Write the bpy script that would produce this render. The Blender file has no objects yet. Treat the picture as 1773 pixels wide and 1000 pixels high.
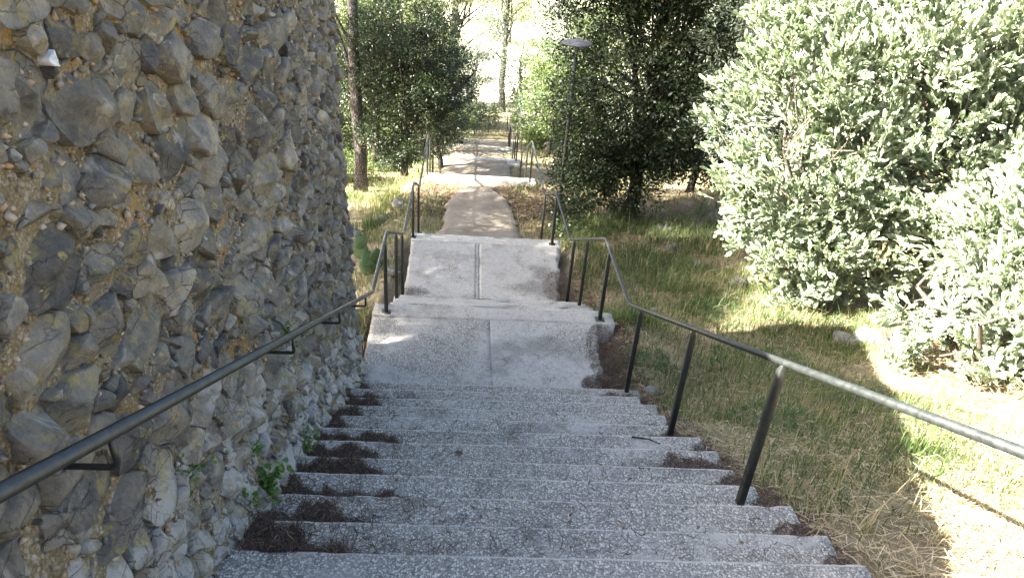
import bpy, math, random
import numpy as np
from mathutils import Vector, Matrix, noise as mnoise

RNG = np.random.default_rng(7)
random.seed(7)
scene = bpy.context.scene
COL = scene.collection

# ------------------------------------------------------------------ camera
cam_d = bpy.data.cameras.new('camera')
cam = bpy.data.objects.new('camera', cam_d)
COL.objects.link(cam)
cam_d.sensor_width = 36.0
cam_d.lens = 1231.0 / 1773.0 * 36.0
cam_d.clip_start, cam_d.clip_end = 0.05, 1500
CF = Vector((0.0689786, 0.8654856, -0.4961619))
CR = Vector((0.99681956, -0.03989869, 0.06898451))
CU = Vector((-0.03990889, 0.49934234, 0.86548513))
cam.matrix_world = Matrix(((CR.x, CU.x, -CF.x, 0), (CR.y, CU.y, -CF.y, 0), (CR.z, CU.z, -CF.z, 0), (0, 0, 0, 1)))
scene.camera = cam

# ------------------------------------------------------------------ sky, sun, exposure
SUN_DIR = Vector((1.0, 0.27, -0.80)).normalized()          # the way the light travels
to_sun = -SUN_DIR
world = bpy.data.worlds.new('World')
scene.world = world
world.use_nodes = True
wn = world.node_tree.nodes
bg = wn['Background']
sky = wn.new('ShaderNodeTexSky')
sky.sky_type = 'NISHITA'
sky.sun_disc = False
sky.sun_elevation = math.asin(to_sun.z)
sky.sun_rotation = math.atan2(to_sun.x, to_sun.y)
sky.air_density = 1.0
sky.dust_density = 4.0
sky.ozone_density = .6
world.node_tree.links.new(sky.outputs[0], bg.inputs[0])
bg.inputs[1].default_value = 0.05
sun_d = bpy.data.lights.new('sun', 'SUN')
sun_d.energy = 5.0
sun_d.angle = math.radians(0.53)
sun_d.color = (1.0, 0.95, 0.86)
sun = bpy.data.objects.new('sun', sun_d)
COL.objects.link(sun)
sun.rotation_euler = SUN_DIR.to_track_quat('-Z', 'Y').to_euler()
vs = scene.view_settings
vs.view_transform = 'Standard'
vs.look = 'None'
vs.gamma = 1.0
vs.use_curve_mapping = False
vs.exposure = 3.85
scene.cycles.max_bounces = 6
scene.cycles.diffuse_bounces = 4
scene.cycles.glossy_bounces = 2
scene.cycles.transmission_bounces = 4
scene.cycles.sample_clamp_indirect = 6.0
scene.cycles.use_denoising = True

# ------------------------------------------------------------------ node helpers
class NT:
    def __init__(self, name, rough=0.85, spec=0.3):
        self.m = bpy.data.materials.new(name)
        self.m.use_nodes = True
        self.t = self.m.node_tree
        self.b = self.t.nodes['Principled BSDF']
        self.b.inputs['Roughness'].default_value = rough
        self.b.inputs['Specular IOR Level'].default_value = spec
        g = self.t.nodes.new('ShaderNodeNewGeometry')
        self.P = g.outputs['Position']
    def put(self, sock, v):
        if hasattr(v, 'is_output') or hasattr(v, 'links'):
            self.t.links.new(v, sock)
        elif isinstance(v, (tuple, list)) and len(v) == 3 and sock.type == 'RGBA':
            sock.default_value = (*v, 1)
        else:
            sock.default_value = v
    def noise(self, scale, detail=4, rough=0.55, vec=None, dist=0.0):
        n = self.t.nodes.new('ShaderNodeTexNoise')
        n.inputs['Scale'].default_value = scale
        n.inputs['Detail'].default_value = detail
        n.inputs['Roughness'].default_value = rough
        n.inputs['Distortion'].default_value = dist
        self.put(n.inputs['Vector'], vec if vec is not None else self.P)
        return n.outputs['Fac']
    def voro(self, scale, vec=None, feature='F1', rnd=1.0):
        n = self.t.nodes.new('ShaderNodeTexVoronoi')
        n.feature = feature
        n.inputs['Scale'].default_value = scale
        n.inputs['Randomness'].default_value = rnd
        self.put(n.inputs['Vector'], vec if vec is not None else self.P)
        return n
    def mth(self, op, a, b=0.0, c=0.0):
        n = self.t.nodes.new('ShaderNodeMath')
        n.operation = op
        self.put(n.inputs[0], a); self.put(n.inputs[1], b)
        if op in ('MULTIPLY_ADD', 'SMOOTH_MIN', 'COMPARE'): self.put(n.inputs[2], c)
        return n.outputs[0]
    def rng(self, v, a, b, c=0.0, d=1.0, smooth=True):
        n = self.t.nodes.new('ShaderNodeMapRange')
        n.interpolation_type = 'SMOOTHSTEP' if smooth else 'LINEAR'
        for k, x in zip((0, 1, 2, 3, 4), (v, a, b, c, d)): self.put(n.inputs[k], x)
        return n.outputs[0]
    def mix(self, fac, a, b, mode='MIX'):
        n = self.t.nodes.new('ShaderNodeMix')
        n.data_type = 'RGBA'; n.blend_type = mode
        self.put(n.inputs[0], fac); self.put(n.inputs[6], a); self.put(n.inputs[7], b)
        return n.outputs[2]
    def attr(self, name):
        n = self.t.nodes.new('ShaderNodeAttribute')
        n.attribute_name = name
        return n.outputs['Fac']
    def ramp(self, fac, stops):
        n = self.t.nodes.new('ShaderNodeValToRGB')
        e = n.color_ramp.elements
        while len(e) < len(stops): e.new(0.5)
        for k, (p, c) in enumerate(stops):
            e[k].position = p; e[k].color = (*c, 1)
        self.put(n.inputs[0], fac)
        return n.outputs[0]
    def sep(self, v):
        n = self.t.nodes.new('ShaderNodeSeparateXYZ')
        self.put(n.inputs[0], v)
        return n.outputs
    def comb(self, x, y, z):
        n = self.t.nodes.new('ShaderNodeCombineXYZ')
        for k, q in enumerate((x, y, z)): self.put(n.inputs[k], q)
        return n.outputs[0]
    def bump(self, h, strength=0.5, dist=0.01, prev=None):
        n = self.t.nodes.new('ShaderNodeBump')
        n.inputs['Strength'].default_value = strength
        n.inputs['Distance'].default_value = dist
        self.put(n.inputs['Height'], h)
        if prev is not None: self.put(n.inputs['Normal'], prev)
        return n.outputs[0]
    def done(self, col, nrm=None, rough=None):
        self.put(self.b.inputs['Base Color'], col)
        if nrm is not None: self.put(self.b.inputs['Normal'], nrm)
        if rough is not None: self.put(self.b.inputs['Roughness'], rough)
        return self.m

def slope_z(n, y):          # the nosing line of the long flight, as a node expression
    return n.mth('MULTIPLY_ADD', y, -0.4935, -1.541)

# ------------------------------------------------------------------ materials
def mk_stone():
    n = NT('grey_limestone', 0.82, 0.35)
    x, y, z = n.sep(n.P)
    t = n.attr('tone')
    c = n.ramp(t, [(0.0, (.085, .080, .072)), (.35, (.145, .135, .116)), (.7, (.20, .183, .152)), (1.0, (.31, .275, .22))])
    big = n.noise(9, 7, .62)
    c = n.mix(1.0, c, n.ramp(big, [(.28, (.42, .45, .50)), (.5, (1, 1, 1)), (.72, (1.6, 1.5, 1.28))]), 'MULTIPLY')
    fine = n.noise(70, 4, .7)
    c = n.mix(1.0, c, n.ramp(fine, [(.3, (.78, .78, .78)), (.7, (1.18, 1.18, 1.18))]), 'MULTIPLY')
    # pale crust, more of it near the foot of the wall
    h = n.mth('SUBTRACT', z, slope_z(n, y))
    foot = n.rng(h, 0.15, 1.25, .17, 0.0)
    cr = n.rng(n.mth('ADD', n.noise(4.2, 6, .62, dist=.6), foot), .60, .70)
    c = n.mix(n.mth('MULTIPLY', cr, .75), c, (.37, .355, .325))
    # warm dust and earthy film
    d = n.rng(n.noise(6.5, 6, .66, vec=n.comb(z, x, y)), .54, .70, 0, .65)
    c = n.mix(d, c, (.19, .15, .09))
    ck = n.voro(10, vec=n.comb(x, n.mth('ADD', y, n.mth('MULTIPLY', n.noise(9, 5, .7), .12)), n.mth('MULTIPLY', z, 1.5)), feature='DISTANCE_TO_EDGE')
    crack = n.mth('MULTIPLY', n.rng(ck.outputs['Distance'], .004, .03, 1, 0), n.rng(n.noise(3.3, 3), .46, .58))
    c = n.mix(n.mth('MULTIPLY', crack, .7), c, (.035, .03, .026))
    # lichens: yellow films and rosettes with a bright rim
    gate = n.rng(n.noise(1.7, 3, .5, vec=n.comb(y, z, x)), .40, .55)
    vv = n.voro(15)
    dist = n.mth('ADD', vv.outputs['Distance'], n.mth('MULTIPLY', n.mth('SUBTRACT', n.noise(26, 5, .7), .35), .45))
    sel = n.rng(n.sep(vv.outputs['Color'])[0], .42, .46)
    ring = n.mth('MULTIPLY', n.rng(dist, .24, .31), n.rng(dist, .34, .40, 1, 0))
    inside = n.rng(dist, .25, .36, .35, 0)
    l = n.mth('MULTIPLY', n.mth('MULTIPLY', n.mth('MAXIMUM', ring, inside), sel), gate)
    lc = n.ramp(n.sep(vv.outputs['Color'])[1], [(.3, (.36, .30, .10)), (.6, (.42, .25, .045)), (.9, (.45, .44, .30))])
    c = n.mix(n.mth('MULTIPLY', n.mth('MULTIPLY', l, n.rng(n.noise(45, 5, .75), .42, .56)), .8), c, lc)
    film = n.mth('MULTIPLY', n.rng(n.noise(16, 6, .7), .52, .62), n.rng(n.noise(2.3, 2), .42, .58))
    c = n.mix(n.mth('MULTIPLY', film, .55), c, (.30, .235, .075))
    b = n.bump(n.voro(9, vec=n.comb(x, n.mth('ADD', y, n.mth('MULTIPLY', n.noise(6, 4), .08)), z)).outputs['Distance'], .75, .05)
    b = n.bump(n.noise(14, 7, .65), .8, .03, b)
    b = n.bump(n.noise(70, 6, .75), .8, .010, b)
    b = n.bump(n.mth('SUBTRACT', 1.0, crack), .6, .01, b)
    return n.done(c, b)

def mk_white_stone():
    n = NT('white_calcite', .7)
    c = n.ramp(n.noise(25, 5), [(.3, (.28, .28, .29)), (.6, (.52, .52, .53))])
    return n.done(c, n.bump(n.noise(40, 5), .4, .006))

def mk_mortar():
    n = NT('earthy_mortar', .95, .1)
    x, y, z = n.sep(n.P)
    c = n.ramp(n.noise(5, 7, .65), [(.25, (.095, .074, .048)), (.42, (.20, .155, .09)), (.58, (.28, .225, .14)), (.8, (.37, .32, .23))])
    v = n.voro(75)
    g = n.rng(v.outputs['Distance'], .1, .55, 1.25, .55)
    c = n.mix(1.0, c, n.mix(.55, (1, 1, 1), n.comb(g, g, g)), 'MULTIPLY')
    c = n.mix(n.rng(n.sep(v.outputs['Color'])[0], .7, .9, 0, .7), c, (.33, .29, .25))
    c = n.mix(n.rng(n.noise(3.0, 4, vec=n.comb(z, y, x)), .56, .68, 0, .75), c, (.30, .19, .07))
    b = n.bump(v.outputs['Distance'], .9, .014)
    b = n.bump(n.noise(22, 6, .7), .7, .03, b)
    return n.done(c, b)

def mk_gravel_bits():
    n = NT('mortar_gravel', .9, .2)
    t = n.attr('tone')
    c = n.ramp(t, [(0, (.10, .09, .08)), (.3, (.22, .20, .18)), (.55, (.27, .19, .11)), (.8, (.36, .33, .28)), (1, (.34, .20, .08))])
    return n.done(n.mix(1.0, c, n.ramp(n.noise(60, 4), [(.3, (.7, .7, .7)), (.7, (1.2, 1.2, 1.2))]), 'MULTIPLY'))

def mk_concrete(name, wear=0.5, pebble=1.0):
    n = NT(name, .85, .3)
    x, y, z = n.sep(n.P)
    p = n.comb(x, y, n.mth('MULTIPLY', z, .7))
    wob = n.t.nodes.new('ShaderNodeTexNoise'); wob.inputs['Scale'].default_value = 60
    n.put(wob.inputs['Vector'], p)
    off = n.t.nodes.new('ShaderNodeVectorMath'); off.operation = 'SCALE'; n.put(off.inputs[0], wob.outputs['Color']); off.inputs['Scale'].default_value = .012
    add = n.t.nodes.new('ShaderNodeVectorMath'); n.put(add.inputs[0], p); n.put(add.inputs[1], off.outputs[0])
    v = n.voro(84, vec=add.outputs[0])
    v2 = n.voro(125, vec=add.outputs[0])
    r, g, _ = n.sep(v.outputs['Color'])
    peb = n.ramp(r, [(0, (.215, .20, .172)), (.3, (.31, .29, .25)), (.6, (.405, .382, .33)), (.92, (.55, .52, .455)), (1, (.34, .28, .21))])
    inp = n.mth('MULTIPLY', n.rng(v.outputs['Distance'], .40, .60, 1, 0), n.rng(g, .14, .2))
    peb2 = n.ramp(n.sep(v2.outputs['Color'])[0], [(0, (.14, .131, .115)), (.6, (.305, .287, .253)), (1, (.50, .475, .42))])
    inp2 = n.rng(v2.outputs['Distance'], .3, .5, 1, 0)
    matrix = n.ramp(n.noise(45, 4), [(.3, (.108, .102, .092)), (.7, (.212, .20, .178))])
    c = n.mix(inp2, matrix, peb2)
    c = n.mix(inp, c, peb)
    # cement skin left over the pebbles in patches, dark worn patches elsewhere
    w = n.noise(1.9, 6, .62, vec=n.comb(y, x, z), dist=.4)
    skin = n.rng(w, wear, wear + .14, 0, .82)
    skin_c = n.ramp(n.noise(38, 6, .7), [(.25, (.22, .208, .186)), (.5, (.335, .318, .285)), (.75, (.42, .40, .36))])
    c = n.mix(skin, c, skin_c)
    dark = n.rng(n.noise(1.3, 5, .6), .5, .68, 1.0, .62)
    c = n.mix(1.0, c, n.comb(dark, dark, dark), 'MULTIPLY')
    dirt = n.rng(n.noise(3.7, 7, .7, vec=n.comb(z, x, y)), .6, .8, 0, .4)
    c = n.mix(dirt, c, (.16, .12, .085))
    corner = n.rng(n.mth('ADD', n.attr('tone'), n.mth('MULTIPLY', n.mth('SUBTRACT', n.noise(14, 6, .7), .5), 1.1)), .25, .95, 0, .8)  # tread back darkened: corner dirt, with the corner's shade painted in
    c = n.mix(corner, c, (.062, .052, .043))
    hgt = n.mth('MULTIPLY', n.mth('MAXIMUM', inp, n.mth('MULTIPLY', inp2, .6)), n.mth('SUBTRACT', 1.0, n.mth('MULTIPLY', skin, .8)))
    b = n.bump(hgt, .6 * pebble, .006)
    b = n.bump(n.noise(120, 4, .7), .35, .004, b)
    return n.done(c, b)

def mk_cement_edge():
    n = NT('smooth_cement', .88, .25)
    c = n.ramp(n.noise(28, 7, .7), [(.25, (.205, .193, .17)), (.5, (.37, .35, .308)), (.8, (.47, .448, .40))])
    v = n.voro(80)
    c = n.mix(n.mth('MULTIPLY', n.rng(v.outputs['Distance'], .25, .45, .6, 0), n.rng(n.noise(9, 4), .42, .55)), c, (.17, .175, .185))
    return n.done(c, n.bump(n.noise(60, 6, .7), .5, .006))

def mk_path():
    n = NT('gravel_path', .95, .1)
    c = n.ramp(n.noise(2.0, 7, .65), [(.3, (.135, .112, .083)), (.5, (.195, .166, .128)), (.7, (.24, .21, .167))])
    v = n.voro(55)
    c = n.mix(n.mth('MULTIPLY', n.rng(v.outputs['Distance'], .2, .45, 1, 0), n.rng(n.sep(v.outputs['Color'])[0], .4, .7, 0, .6)), c, (.29, .275, .25))
    c = n.mix(n.rng(n.noise(24, 5, .7), .6, .72, 0, .6), c, (.13, .10, .075))
    return n.done(c, n.bump(n.noise(80, 5, .7), .6, .01))

def mk_soil():
    n = NT('dry_earth_ground', .97, .05)
    x, y, z = n.sep(n.P)
    c = n.ramp(n.noise(1.6, 8, .66), [(.28, (.11, .085, .052)), (.42, (.17, .135, .085)), (.58, (.235, .19, .125)), (.75, (.30, .25, .17))])
    c = n.mix(n.rng(n.noise(.9, 5, .6, vec=n.comb(y, x, z)), .50, .64, 0, .6), c, (.075, .095, .030))
    c = n.mix(n.rng(n.noise(30, 5, .75), .55, .75, 0, .45), c, (.08, .06, .04))
    # pale bare limestone ground far down the valley
    far = n.rng(n.mth('ADD', y, n.mth('MULTIPLY', n.noise(.12, 4), 16)), 42, 52)
    pale = n.ramp(n.noise(.22, 4, .55), [(.3, (.20, .22, .10)), (.45, (.40, .38, .27)), (.7, (.56, .53, .45))])
    c = n.mix(far, c, pale)
    b = n.bump(n.noise(18, 6, .7), .7, .03)
    return n.done(c, b)

def mk_leafy(name, stops, rough=.5, trans=.3, spec=.4, tcol=None):
    n = NT(name, rough, spec)
    t = n.attr('tone')
    c = n.ramp(t, stops)
    n.put(n.b.inputs['Base Color'], c)
    tr = n.t.nodes.new('ShaderNodeBsdfTranslucent')
    n.put(tr.inputs[0], n.mix(1.0, c, tcol or (1.25, 1.3, .7), 'MULTIPLY'))
    mx = n.t.nodes.new('ShaderNodeMixShader')
    mx.inputs[0].default_value = trans
    n.t.links.new(n.b.outputs[0], mx.inputs[1]); n.t.links.new(tr.outputs[0], mx.inputs[2])
    n.t.links.new(mx.outputs[0], n.t.nodes['Material Output'].inputs[0])
    return n.m

def mk_bark(name, a, b, s=1.0):
    n = NT(name, .92, .15)
    x, y, z = n.sep(n.P)
    p = n.comb(n.mth('MULTIPLY', x, 2.6), n.mth('MULTIPLY', y, 2.6), n.mth('MULTIPLY', z, .55))
    v = n.voro(11 * s, vec=p, feature='DISTANCE_TO_EDGE')
    h = n.mth('ADD', n.rng(v.outputs['Distance'], 0, .28), n.mth('MULTIPLY', n.noise(22, 6, .7, vec=p), .6))
    c = n.ramp(h, [(.25, a), (.9, b)])
    return n.done(c, n.bump(h, .9, .03))

def mk_paint():
    n = NT('dark_green_black_paint', .38, .5)
    c = n.ramp(n.noise(35, 6, .7), [(.35, (.012, .014, .013)), (.6, (.022, .025, .022)), (.78, (.05, .048, .04))])
    return n.done(c, n.bump(n.noise(120, 3), .12, .002), n.rng(n.noise(20, 4), .3, .7, .3, .55))

def mk_rock():
    n = NT('loose_limestone', .9, .2)
    c = n.ramp(n.noise(6, 8, .65), [(.25, (.085, .085, .086)), (.5, (.15, .147, .14)), (.75, (.24, .232, .215))])
    return n.done(c, n.bump(n.noise(18, 8, .65), .8, .03))

def mk_plain(name, col, rough=.5, spec=.4, var=.3, scale=20):
    n = NT(name, rough, spec)
    lo = tuple(v * (1 - var) for v in col); hi = tuple(min(1, v * (1 + var)) for v in col)
    return n.done(n.ramp(n.noise(scale, 5), [(.3, lo), (.7, hi)]))

def mk_cactus_skin():
    n = NT('cactus_skin', .6, .3)
    v = n.voro(26)
    c = n.ramp(n.noise(7, 4), [(.3, (.045, .075, .028)), (.7, (.085, .125, .045))])
    c = n.mix(n.rng(v.outputs['Distance'], .08, .16, .8, 0), c, (.30, .27, .15))
    return n.done(c, n.bump(v.outputs['Distance'], .3, .01))

def mk_duff():
    n = NT('packed_needle_duff', .95, .05)
    x, y, z = n.sep(n.P)
    p = n.comb(n.mth('MULTIPLY', x, .5), y, z)
    c = n.ramp(n.noise(110, 5, .75, vec=p, dist=1.2), [(.3, (.018, .012, .009)), (.5, (.05, .031, .021)), (.68, (.11, .07, .045))])
    return n.done(c, n.bump(n.noise(110, 5, .75, vec=p, dist=1.2), .9, .02))

M = dict(
    stone=mk_stone(), white=mk_white_stone(), mortar=mk_mortar(), bits=mk_gravel_bits(),
    step=mk_concrete('pebbled_concrete', .53), slab=mk_concrete('worn_pebbled_concrete', .44), slab2=mk_concrete('skinned_concrete', .36, .7),
    edge=mk_cement_edge(), path=mk_path(), soil=mk_soil(), paint=mk_paint(), rock=mk_rock(),
    bark=mk_bark('grey_pine_bark', (.03, .027, .026), (.125, .112, .10)),
    dbark=mk_bark('dark_bark', (.025, .02, .016), (.085, .07, .055), 1.6),
    twig=mk_bark('pale_twig_bark', (.12, .095, .07), (.26, .22, .17), 3),
    pitto=mk_leafy('silvery_shrub_leaf', [(0, (.12, .16, .075)), (.4, (.28, .335, .22)), (.8, (.42, .465, .345)), (.972, (.48, .52, .40)), (.98, (.48, .33, .05)), (1, (.45, .25, .03))], .36, .2, .6, (1.1, 1.2, .85)),
    silver=mk_leafy('grey_green_leaf', [(0, (.06, .085, .05)), (1, (.17, .20, .15))], .55, .2),
    oak=mk_leafy('dark_evergreen_leaf', [(0, (.009, .016, .006)), (.5, (.019, .031, .011)), (.9, (.035, .053, .016)), (1, (.08, .058, .02))], .4, .28, .45),
    fresh=mk_leafy('bright_green_leaf', [(0, (.055, .085, .025)), (.5, (.095, .13, .045)), (1, (.15, .18, .075))], .5, .45),
    pine=mk_leafy('pine_needle_green', [(0, (.035, .055, .018)), (.6, (.07, .095, .032)), (1, (.13, .135, .06))], .55, .3),
    palepine=mk_leafy('pale_pine_needle', [(0, (.09, .11, .05)), (1, (.20, .21, .11))], .55, .4),
    grass=mk_leafy('grass_blade', [(0, (.038, .070, .017)), (.35, (.072, .115, .032)), (.6, (.12, .155, .055)), (.72, (.24, .20, .10)), (1, (.38, .33, .20))], .55, .35),
    straw=mk_leafy('dry_straw', [(0, (.09, .065, .033)), (.35, (.24, .185, .10)), (.7, (.42, .34, .21)), (1, (.55, .48, .34))], .7, .2),
    litter=mk_leafy('brown_needle_litter', [(0, (.020, .013, .010)), (.5, (.055, .034, .024)), (.85, (.12, .072, .042)), (1, (.24, .165, .10))], .8, .1),
    weed=mk_leafy('weed_green', [(0, (.05, .11, .015)), (1, (.11, .19, .035))], .5, .35),
    fern=mk_leafy('feathery_green', [(0, (.035, .085, .03)), (1, (.075, .14, .055))], .6, .35),
    deadleaf=mk_leafy('dead_leaf', [(0, (.08, .045, .025)), (.6, (.20, .115, .06)), (1, (.33, .24, .15))], .7, .15),
    duff=mk_duff(), beam=mk_plain('weathered_concrete', (.25, .235, .20), .9, .2, .3, 12),
    yellow=mk_plain('yellow_leaf', (.62, .56, .13)),
    cactus=mk_cactus_skin(),
    lampm=mk_plain('grey_lamp_metal', (.10, .103, .115), .6, .3, .1),
)

# ------------------------------------------------------------------ object helpers
def tag(o, label=None, cat=None, group=None, kind=None):
    if label: o['label'] = label
    if cat: o['category'] = cat
    if group: o['group'] = group
    if kind: o['kind'] = kind
    return o
def empty(name, loc=(0, 0, 0)):
    o = bpy.data.objects.new(name, None)
    o.location = loc
    o.empty_display_size = .2
    COL.objects.link(o)
    return o
def mesh_np(name, V, faces, mats, parent=None, tone=None, smooth=False, matidx=None):
    """faces: list of int arrays (n,k); V absolute; a parent's location is subtracted"""
    V = np.asarray(V, np.float32)
    if parent is not None and isinstance(parent, bpy.types.Object):
        p = parent
        off = Vector((0, 0, 0))
        while p is not None:
            off += p.location; p = p.parent
        V = V - np.array(off, np.float32)
    me = bpy.data.meshes.new(name)
    me.vertices.add(len(V)); me.vertices.foreach_set('co', V.ravel())
    faces = [np.asarray(f, np.int32) for f in faces if len(f)]
    idx = np.concatenate([f.ravel() for f in faces])
    tot = np.concatenate([np.full(len(f), f.shape[1], np.int32) for f in faces])
    start = np.concatenate([[0], np.cumsum(tot)[:-1]]).astype(np.int32)
    me.loops.add(len(idx)); me.loops.foreach_set('vertex_index', idx)
    me.polygons.add(len(tot)); me.polygons.foreach_set('loop_start', start); me.polygons.foreach_set('loop_total', tot)
    if smooth: me.polygons.foreach_set('use_smooth', np.ones(len(tot), bool))
    if not isinstance(mats, (list, tuple)): mats = [mats]
    for m in mats: me.materials.append(m)
    if matidx is not None: me.polygons.foreach_set('material_index', np.asarray(matidx, np.int32))
    if tone is not None:
        a = me.attributes.new('tone', 'FLOAT', 'POINT')
        a.data.foreach_set('value', np.asarray(tone, np.float32))
    me.update(calc_edges=True)
    o = bpy.data.objects.new(name, me)
    COL.objects.link(o)
    if parent is not None: o.parent = parent
    return o

class MB:
    def __init__(self): self.v = []; self.f3 = []; self.f4 = []; self.n = 0
    def add(self, V, f3=(), f4=()):
        self.v.append(np.asarray(V, float).reshape(-1, 3))
        self.f3 += [tuple(i + self.n for i in f) for f in f3]
        self.f4 += [tuple(i + self.n for i in f) for f in f4]
        self.n += len(self.v[-1])
    def tube(self, pts, radii, ns=6, caps=True):
        pts = np.asarray(pts, float); m = len(pts)
        radii = np.broadcast_to(np.asarray(radii, float), (m,))
        rings = []
        up = None
        for k in range(m):
            d = pts[min(k + 1, m - 1)] - pts[max(k - 1, 0)]
            d = d / (np.linalg.norm(d) + 1e-9)
            if up is None:
                up = np.array([0, 0, 1.]) if abs(d[2]) < .9 else np.array([1., 0, 0])
            a = np.cross(up, d); a /= np.linalg.norm(a) + 1e-9
            b = np.cross(d, a); up = b
            th = np.arange(ns) * 2 * math.pi / ns + math.pi / ns
            rings.append(pts[k] + radii[k] * (np.cos(th)[:, None] * a + np.sin(th)[:, None] * b))
        f4 = []; f3 = []
        for k in range(m - 1):
            for i in range(ns):
                j = (i + 1) % ns
                f4.append((k * ns + i, k * ns + j, (k + 1) * ns + j, (k + 1) * ns + i))
        V = np.concatenate(rings)
        if caps:
            V = np.concatenate([V, pts[:1], pts[-1:]])
            c0, c1 = m * ns, m * ns + 1
            for i in range(ns):
                j = (i + 1) % ns
                f3.append((c0, j, i)); f3.append((c1, (m - 1) * ns + i, (m - 1) * ns + j))
        self.add(V, f3, f4)
    def box(self, lo, hi):
        (a, b, c), (d, e, f) = lo, hi
        V = [(a, b, c), (d, b, c), (d, e, c), (a, e, c), (a, b, f), (d, b, f), (d, e, f), (a, e, f)]
        self.add(V, (), [(3, 2, 1, 0), (4, 5, 6, 7), (0, 1, 5, 4), (1, 2, 6, 5), (2, 3, 7, 6), (3, 0, 4, 7)])
    def build(self, name, mat, parent=None, smooth=False, tone=None):
        V = np.concatenate(self.v)
        fs = []
        if self.f4: fs.append(np.array(self.f4))
        if self.f3: fs.append(np.array(self.f3))
        return mesh_np(name, V, fs, mat, parent, np.full(len(V), tone) if tone is not None else None, smooth)

def fbm(x, y, z=0.0, o=4):
    return mnoise.fractal(Vector((x, y, z)), 1.0, 2.0, o)
def sstep(a, b, x):
    t = np.clip((x - a) / (b - a), 0, 1)
    return t * t * (3 - 2 * t)
def sun_shadow(P, X):       # where the ray from P towards the sun crosses the plane x = X
    s = (P[0] - X) / SUN_DIR.x
    return Vector(P) - SUN_DIR * s

# ------------------------------------------------------------------ levels of the place
S0, TR, RI, Y0 = 2.6, .314, .155, 2.147
def zn(n): return -(S0 + n * RI)
Z1 = zn(12)                        # first landing
Z2 = Z1 - .95                      # second landing
KY = np.array([-30, -6, 5.6, 5.95, 7.25, 8.9, 11.2, 12.25, 15.9, 18.6, 21.3, 24.0, 26.9, 29.2, 31.5, 36, 45, 60, 120, 180, 330.])
KZ = np.array([11, 1.35, -4.40, -4.54, -4.56, -5.50, -5.52, -6.12, -6.20, -7.45, -7.62, -8.82, -9.10, -10.22, -10.45, -11.2, -12.3, -13.0, -14.0, -13, 14.])
def base_z(y): return np.interp(y, KY, KZ)
def smooth_z(y):
    y = np.asarray(y, float)
    return sum(w * base_z(y + d) for d, w in ((-1.6, .15), (-.8, .22), (0, .26), (.8, .22), (1.6, .15)))
def ground(x, y):
    x = np.asarray(x, float); y = np.asarray(y, float)
    b = base_z(y); s = smooth_z(y)
    wr = sstep(1.9, 3.2, x); wl = sstep(-1.0, -2.2, x)
    w = np.maximum(wr, wl)
    z = b * (1 - w) + s * w
    far = sstep(33, 42, y)
    z = z - wl * .35 * sstep(6, 9, y) * (1 - far) - .10 * wl
    z = z + wr * (.10 * sstep(2.5, 6, x)) + .03 * np.clip(x - 6, 0, 30) * (1 - far)
    # under the stair and slabs the ground stays clear of them
    inside = sstep(-1.12, -1.02, x) * (1 - sstep(1.62, 1.92, x)) * (1 - sstep(12.0, 12.4, y))
    pin = sstep(-.9, -.7, x) * (1 - sstep(1.2, 1.4, x)) * sstep(12.4, 12.8, y) * (1 - sstep(31, 31.5, y))
    z = z - .28 * inside - .03 * pin
    return z
def ground_n(x, y, amp=1.0):
    """ground with its small unevenness, as the sheet is built"""
    z = ground(x, y)
    x = np.asarray(x, float); y = np.asarray(y, float)
    w = np.maximum(sstep(1.75, 2.3, x), sstep(-.95, -1.3, x))
    bumps = .035 * np.sin(1.9 * x + .7 * y) * np.sin(1.3 * y - .8 * x) + .022 * np.sin(4.1 * x - 2.2 * y + 1) + .014 * np.sin(7.3 * x + 5.1 * y)
    farb = sstep(34, 60, np.abs(y)) * .5 * np.sin(.21 * x + .4) * np.sin(.17 * y)
    return z + bumps * (.15 + .85 * w) * amp * (.45 + .55 * sstep(3.0, 5.0, y)) + farb

def make_ground():
    xs = np.concatenate([-np.geomspace(320, 6.2, 26), np.arange(-6, 10.01, .11), np.geomspace(10.3, 330, 26)])
    ys = np.concatenate([-np.geomspace(30, 2.3, 10), np.arange(-2, 34.01, .14), np.geomspace(34.4, 330, 44)])
    X, Y = np.meshgrid(xs, ys)
    Z = ground_n(X, Y)
    V = np.stack([X, Y, Z], -1).reshape(-1, 3)
    nx, ny = len(xs), len(ys)
    I = np.arange(nx * ny).reshape(ny, nx)
    F = np.stack([I[:-1, :-1], I[:-1, 1:], I[1:, 1:], I[1:, :-1]], -1).reshape(-1, 4)
    o = mesh_np('ground', V, [F], M['soil'], smooth=True)
    tag(o, 'sloping earth ground with dry grass beside the steps', kind='structure')
make_ground()

# ------------------------------------------------------------------ the stone wall
WALL_END, CORNER = 5.98, .14
def wall_top(q): return .03 + .026 * min(max(q, -2), WALL_END) + .012 * math.sin(5 * q)
def stair_line(y): return np.maximum(-S0 - .4935 * (y - Y0), Z1) if np.isscalar(y) else np.maximum(-S0 - .4935 * (np.asarray(y) - Y0), Z1)
def wall_pt(s, v, d):
    """s along the face, v height, d outward -> world; the face turns the corner past WALL_END"""
    yy = min(s, WALL_END)
    h = max(v - stair_line(yy), 0)
    xf = -1.085 + .10 * math.exp(-h / .55) + .015 * math.sin(2.1 * s + 1.3 * v)
    if s <= WALL_END:
        return (xf + d, s, v)
    a = (s - WALL_END) / CORNER
    if a < math.pi / 2:
        cx, cy = xf - CORNER, WALL_END
        return (cx + (CORNER + d) * math.cos(a), cy + (CORNER + d) * math.sin(a), v)
    e = s - WALL_END - CORNER * math.pi / 2
    return (xf - CORNER - e, WALL_END + CORNER + d, v)

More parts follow.
